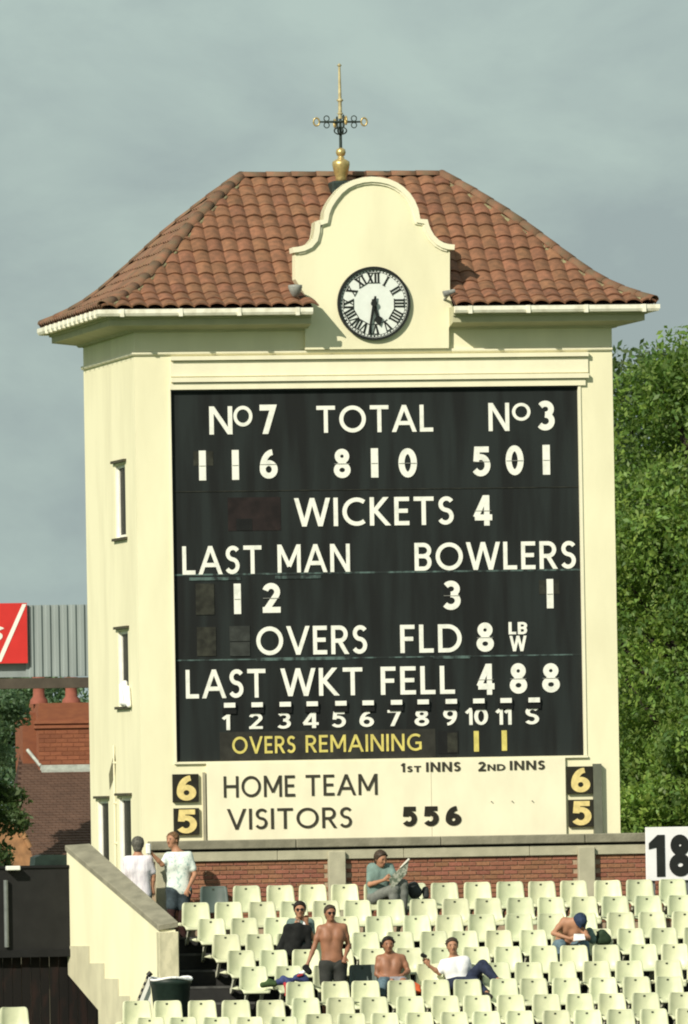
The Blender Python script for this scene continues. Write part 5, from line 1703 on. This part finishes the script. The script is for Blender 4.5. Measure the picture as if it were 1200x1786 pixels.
jk = field_mesh('jacket', [(c[1], c[2], .06, .06, .05), (c[1], c[0], .06, .05, .05), (c[0], c[4], .045, .045, .05), (c[2], c[3], .06, .05, .05), (c[4], c[3], .05, .05, .05), ((c[1] + c[2]) / 2, (c[0] + c[3]) / 2, .10, .09, .05), ((c[1] + c[2]) / 2, c[4], .10, .08, .05), (c[1], c[4], .07, .06, .05), (c[2], c[4], .07, .06, .05)], .0115)
tag(link('jacket', jk, M['blackcloth']), 'black jacket lying over the lap of the person with sunglasses', 'jacket')

# --- 5 standing bare-chested man
Yp = yback(5) - .42
J = J_at(Yp, head=(576, 1594, .03), shL=(558, 1620), shR=(600, 1617), spine=(578, 1650), hipL=(569, 1684), hipR=(593, 1684), knL=(568, 1730), knR=(594, 1730), anL=(567, 1778), anR=(595, 1778),
         elL=(548, 1652, .0), elR=(608, 1650, -.04), wrL=(537, 1680, .07), wrR=(602, 1668, .12), hdL=(534, 1694, .08), hdR=(600, 1679, .12))
B = Body(J, (.10, -1, -.06), (0, 0, 1), 1.08)
person('bare chested tanned man in sunglasses and charcoal shorts standing among the seats', B, 'skin_dark', [pants(B, 'shorts', .62, .022, 'shorts', .09, True)], hair='hair_brown', hairfull=.98, glasses=True, hands=('L', 'R'), curl=(1.1, 1.2))
c = at(535, 1691, Yp - .10)
tag(link('camera_case', field_mesh('camera_case', [(c + Vector((-.03, 0, .03)), c + Vector((.03, -.02, -.03)), .042, .048, .03), (c + Vector((0, 0, .05)), c + Vector((.05, 0, -.05)), .03, .03, .03)], .0115), M['blackcloth']), 'small black case in the right hand of the standing bare chested man', 'case')

# --- 6 seated bare-chested young man
Yp = yback(5) - .16
J = J_at(Yp, head=(677, 1649, .03), shL=(661, 1672), shR=(702, 1671), spine=(681, 1694, .04), hipL=(671, 1712, .06), hipR=(692, 1712, .06), knL=(668, 1716, .45), knR=(703, 1712, .45), anL=(664, 1757, .42), anR=(716, 1745, .60),
         elL=(657, 1699, .02), elR=(712, 1694, .06), wrL=(676, 1711, .18), wrR=(703, 1700, .25), hdL=(684, 1711, .24), hdR=(697, 1704, .30))
B = Body(J, (-.05, -1, -.12), (0, 0, 1), .92)
person('bare chested young man with short black hair seated in blue and grey shorts', B, 'skin_dark', [('shorts', B.leg('L', .024, 0, 1.45) + B.torso(.014)[3:4], 'jeans', [(B.J['spine'] + Vector((0, 0, -.08)), Vector((0, 0, 1)))]), ('shorts', B.leg('R', .03, 0, .85) + B.torso(.014)[6:7], 'shorts_grey', [(B.J['spine'] + Vector((0, 0, -.08)), Vector((0, 0, 1)))])],
       hair='hair_dark', hairfull=1.0)

# --- 7 man in white tee lounging across seats
J = J_at(Yp, head=(789, 1651, .03), shL=(775, 1680, .02), shR=(812, 1676), spine=(797, 1698, .02), hipL=(790, 1716, .06), hipR=(812, 1716, .04), knL=(826, 1712, .40), knR=(842, 1683, .20), anL=(846, 1730, .62), anR=(864, 1708, .42),
         elL=(766, 1697, .05), elR=(822, 1700, .0), wrL=(748, 1684, .10), wrR=(812, 1712, .16), hdL=(741, 1674, .10), hdR=(806, 1714, .20), toL=(855, 1738, .74), toR=(878, 1711, .52))
B = Body(J, (-.10, -1, -.15), (-.06, 0, 1), 1.0)
person('man in a white T-shirt and navy jeans lounging with one knee raised', B, 'skin', [shirt(B, 'tee', .022, .78, -.10), pants(B, 'navy', 1.95, .018, 'jeans', .05)], hair='hair_brown', hairfull=1.0)

# --- 8 bent man in blue cap
Yp = yback(3) - .16
J = J_at(Yp, head=(1011, 1608, .34), shL=(984, 1606, .22), shR=(1014, 1618, .30), spine=(986, 1624, .08), hipL=(975, 1652, .0), hipR=(998, 1652, .0), knL=(978, 1648, .42), knR=(1018, 1648, .42), anL=(980, 1695, .40), anR=(1022, 1696, .40),
         elL=(965, 1628, .30), elR=(1026, 1636, .40), wrL=(994, 1637, .48), wrR=(1014, 1636, .52), hdL=(1003, 1635, .52), hdR=(1006, 1637, .56))
B = Body(J, (.25, -.75, -.95), (.25, -.8, .65), 1.0)
h_ = B.J['head']
person('bare backed man in a navy cap bent over a paper', B, 'skin', [pants(B, 'jeans', 1.95, .02, 'jeans', .06),
       ('cap', [(h_ + B.U * .050 - B.F * .02, h_ + B.U * .046 + B.F * .02, .104, .096, .02), (h_ - B.F * .05, h_ + B.U * .0 - B.F * .05, .085, .09, .03), (h_ + B.U * .02 + B.F * .07 - B.R * .05, h_ + B.U * .02 + B.F * .13 - B.R * .04, .02, .014, .03), (h_ + B.U * .02 + B.F * .07 + B.R * .05, h_ + B.U * .02 + B.F * .13 + B.R * .04, .02, .014, .03)], 'cap', [(h_ + B.F * .02 - B.U * .02, (B.F * .3 - B.U).normalized())])],
       hair='hair_dark', hairfull=.98)
c0, c1 = at(1001, 1631, Yp - .58), at(1020, 1638, Yp - .55)
o = MB(); o.add([c0 + V3(0, 0, .02), at(1019, 1629, Yp - .5), at(1021, 1638, Yp - .62), at(1000, 1640, Yp - .66)] + [p - V3(0, 0, .012) for p in (c0 + V3(0, 0, .02), at(1019, 1629, Yp - .5), at(1021, 1638, Yp - .62), at(1000, 1640, Yp - .66))],
                [(0, 1, 2, 3), (7, 6, 5, 4), (0, 4, 5, 1), (1, 5, 6, 2), (2, 6, 7, 3), (3, 7, 4, 0)])
tag(fixnormals(o.build('paper', M['cloth_white'])), 'white sheet of paper held by the man in the navy cap', 'paper')

# ================================================================== LOOSE THINGS ON THE SEATS
def lump(name, pts, m, label, cat, r=.06, k=.05, seed=1):
    rs = random.Random(seed); pr = []
    for (a, b, ra) in pts: pr.append((a, b, ra, ra * rs.uniform(.8, 1.1), k))
    return tag(link(name, field_mesh(name, pr, .012), M[m]), label, cat)
def A(u, v, Y): return at(u, v, Y)
Yq = yback(5) - .40
lump('jumper', [(A(485, 1713, Yq), A(508, 1711, Yq), .050), (A(494, 1706, Yq), A(505, 1716, Yq - .1), .045)], 'bluecloth', 'crumpled blue jumper in the pile of clothes on the seats', 'jumper', seed=2)
lump('towel', [(A(458, 1718, Yq), A(480, 1715, Yq), .045), (A(470, 1711, Yq), A(478, 1716, Yq), .04)], 'greencloth', 'green towel at the left end of the pile of clothes', 'towel', seed=3)
lump('scarf', [(A(497, 1716, Yq - .15), A(501, 1724, Yq - .18), .030), (A(500, 1722, Yq - .18), A(498, 1736, Yq - .2), .022)], 'redcloth', 'red cloth hanging from the pile of clothes', 'cloth', seed=4)
lump('holdall', [(A(516, 1706, Yq), A(534, 1709, Yq), .050), (A(522, 1702, Yq), A(530, 1703, Yq), .04)], 'bluecloth', 'navy and red bag between the pile of clothes and the standing man', 'bag', seed=5)
lump('holdall', [(A(520, 1702, Yq - .06), A(527, 1700, Yq - .06), .022)], 'redcloth', 'small red bundle on top of the navy bag', 'bundle', seed=6)
lump('shirt', [(A(524, 1699, Yq + .05), A(532, 1694, Yq + .05), .035)], 'tee', 'white shirt crumpled beside the hand of the standing man', 'shirt', seed=7)
lump('carrier_bag', [(A(709, 1728, Yq - .15), A(730, 1730, Yq - .15), .055), (A(718, 1716, Yq - .1), A(728, 1722, Yq - .1), .05)], 'orange', 'orange carrier bag at the feet of the seated bare chested young man', 'bag', seed=8)
Yq = -2.75
lump('rucksack', [(A(716, 1550, Yq + .1), A(728, 1556, Yq + .1), .085), (A(722, 1546, Yq + .1), A(722, 1560, Yq + .1), .08)], 'bag_grey', 'charcoal rucksack on the back row beside the reader', 'bag', seed=9)
lump('holdall', [(A(742, 1552, Yq + .1), A(743, 1562, Yq + .1), .055)], 'bag_grey', 'small charcoal holdall right of the rucksack in the back row', 'bag', seed=10)
Yq = yback(3) - .28
lump('rucksack', [(A(1050, 1630, Yq), A(1056, 1636, Yq), .085), (A(1046, 1640, Yq), A(1058, 1640, Yq), .075)], 'bag_green', 'dark green rucksack on the seat beside the man in the navy cap', 'bag', seed=11)
lump('shirt', [(A(1028, 1624, Yq), A(1034, 1636, Yq), .06), (A(1026, 1634, Yq), A(1034, 1640, Yq), .06)], 'shirt_teal', 'teal shirt on the seat between the man in the navy cap and the rucksack', 'shirt', seed=12)
Yq = yback(5) - .22
lump('cap', [(A(737, 1666, Yq), A(742, 1668, Yq), .035)], 'blackcloth', 'black cap in the hand of the man in the white T-shirt', 'cap', seed=14)

XC_ = XL - .05
def LW(u, v): p = atx(u, v, XC_); return p
lump('white_cloth', [(LW(212, 1196), LW(214, 1226), .045), (LW(218, 1192), LW(221, 1222), .050), (LW(223, 1200), LW(225, 1230), .040), (LW(214, 1226), LW(224, 1228), .045)], 'cloth_white', 'white cloth hanging out of the middle slot window of the cream tower', 'cloth', k=.03, seed=15)
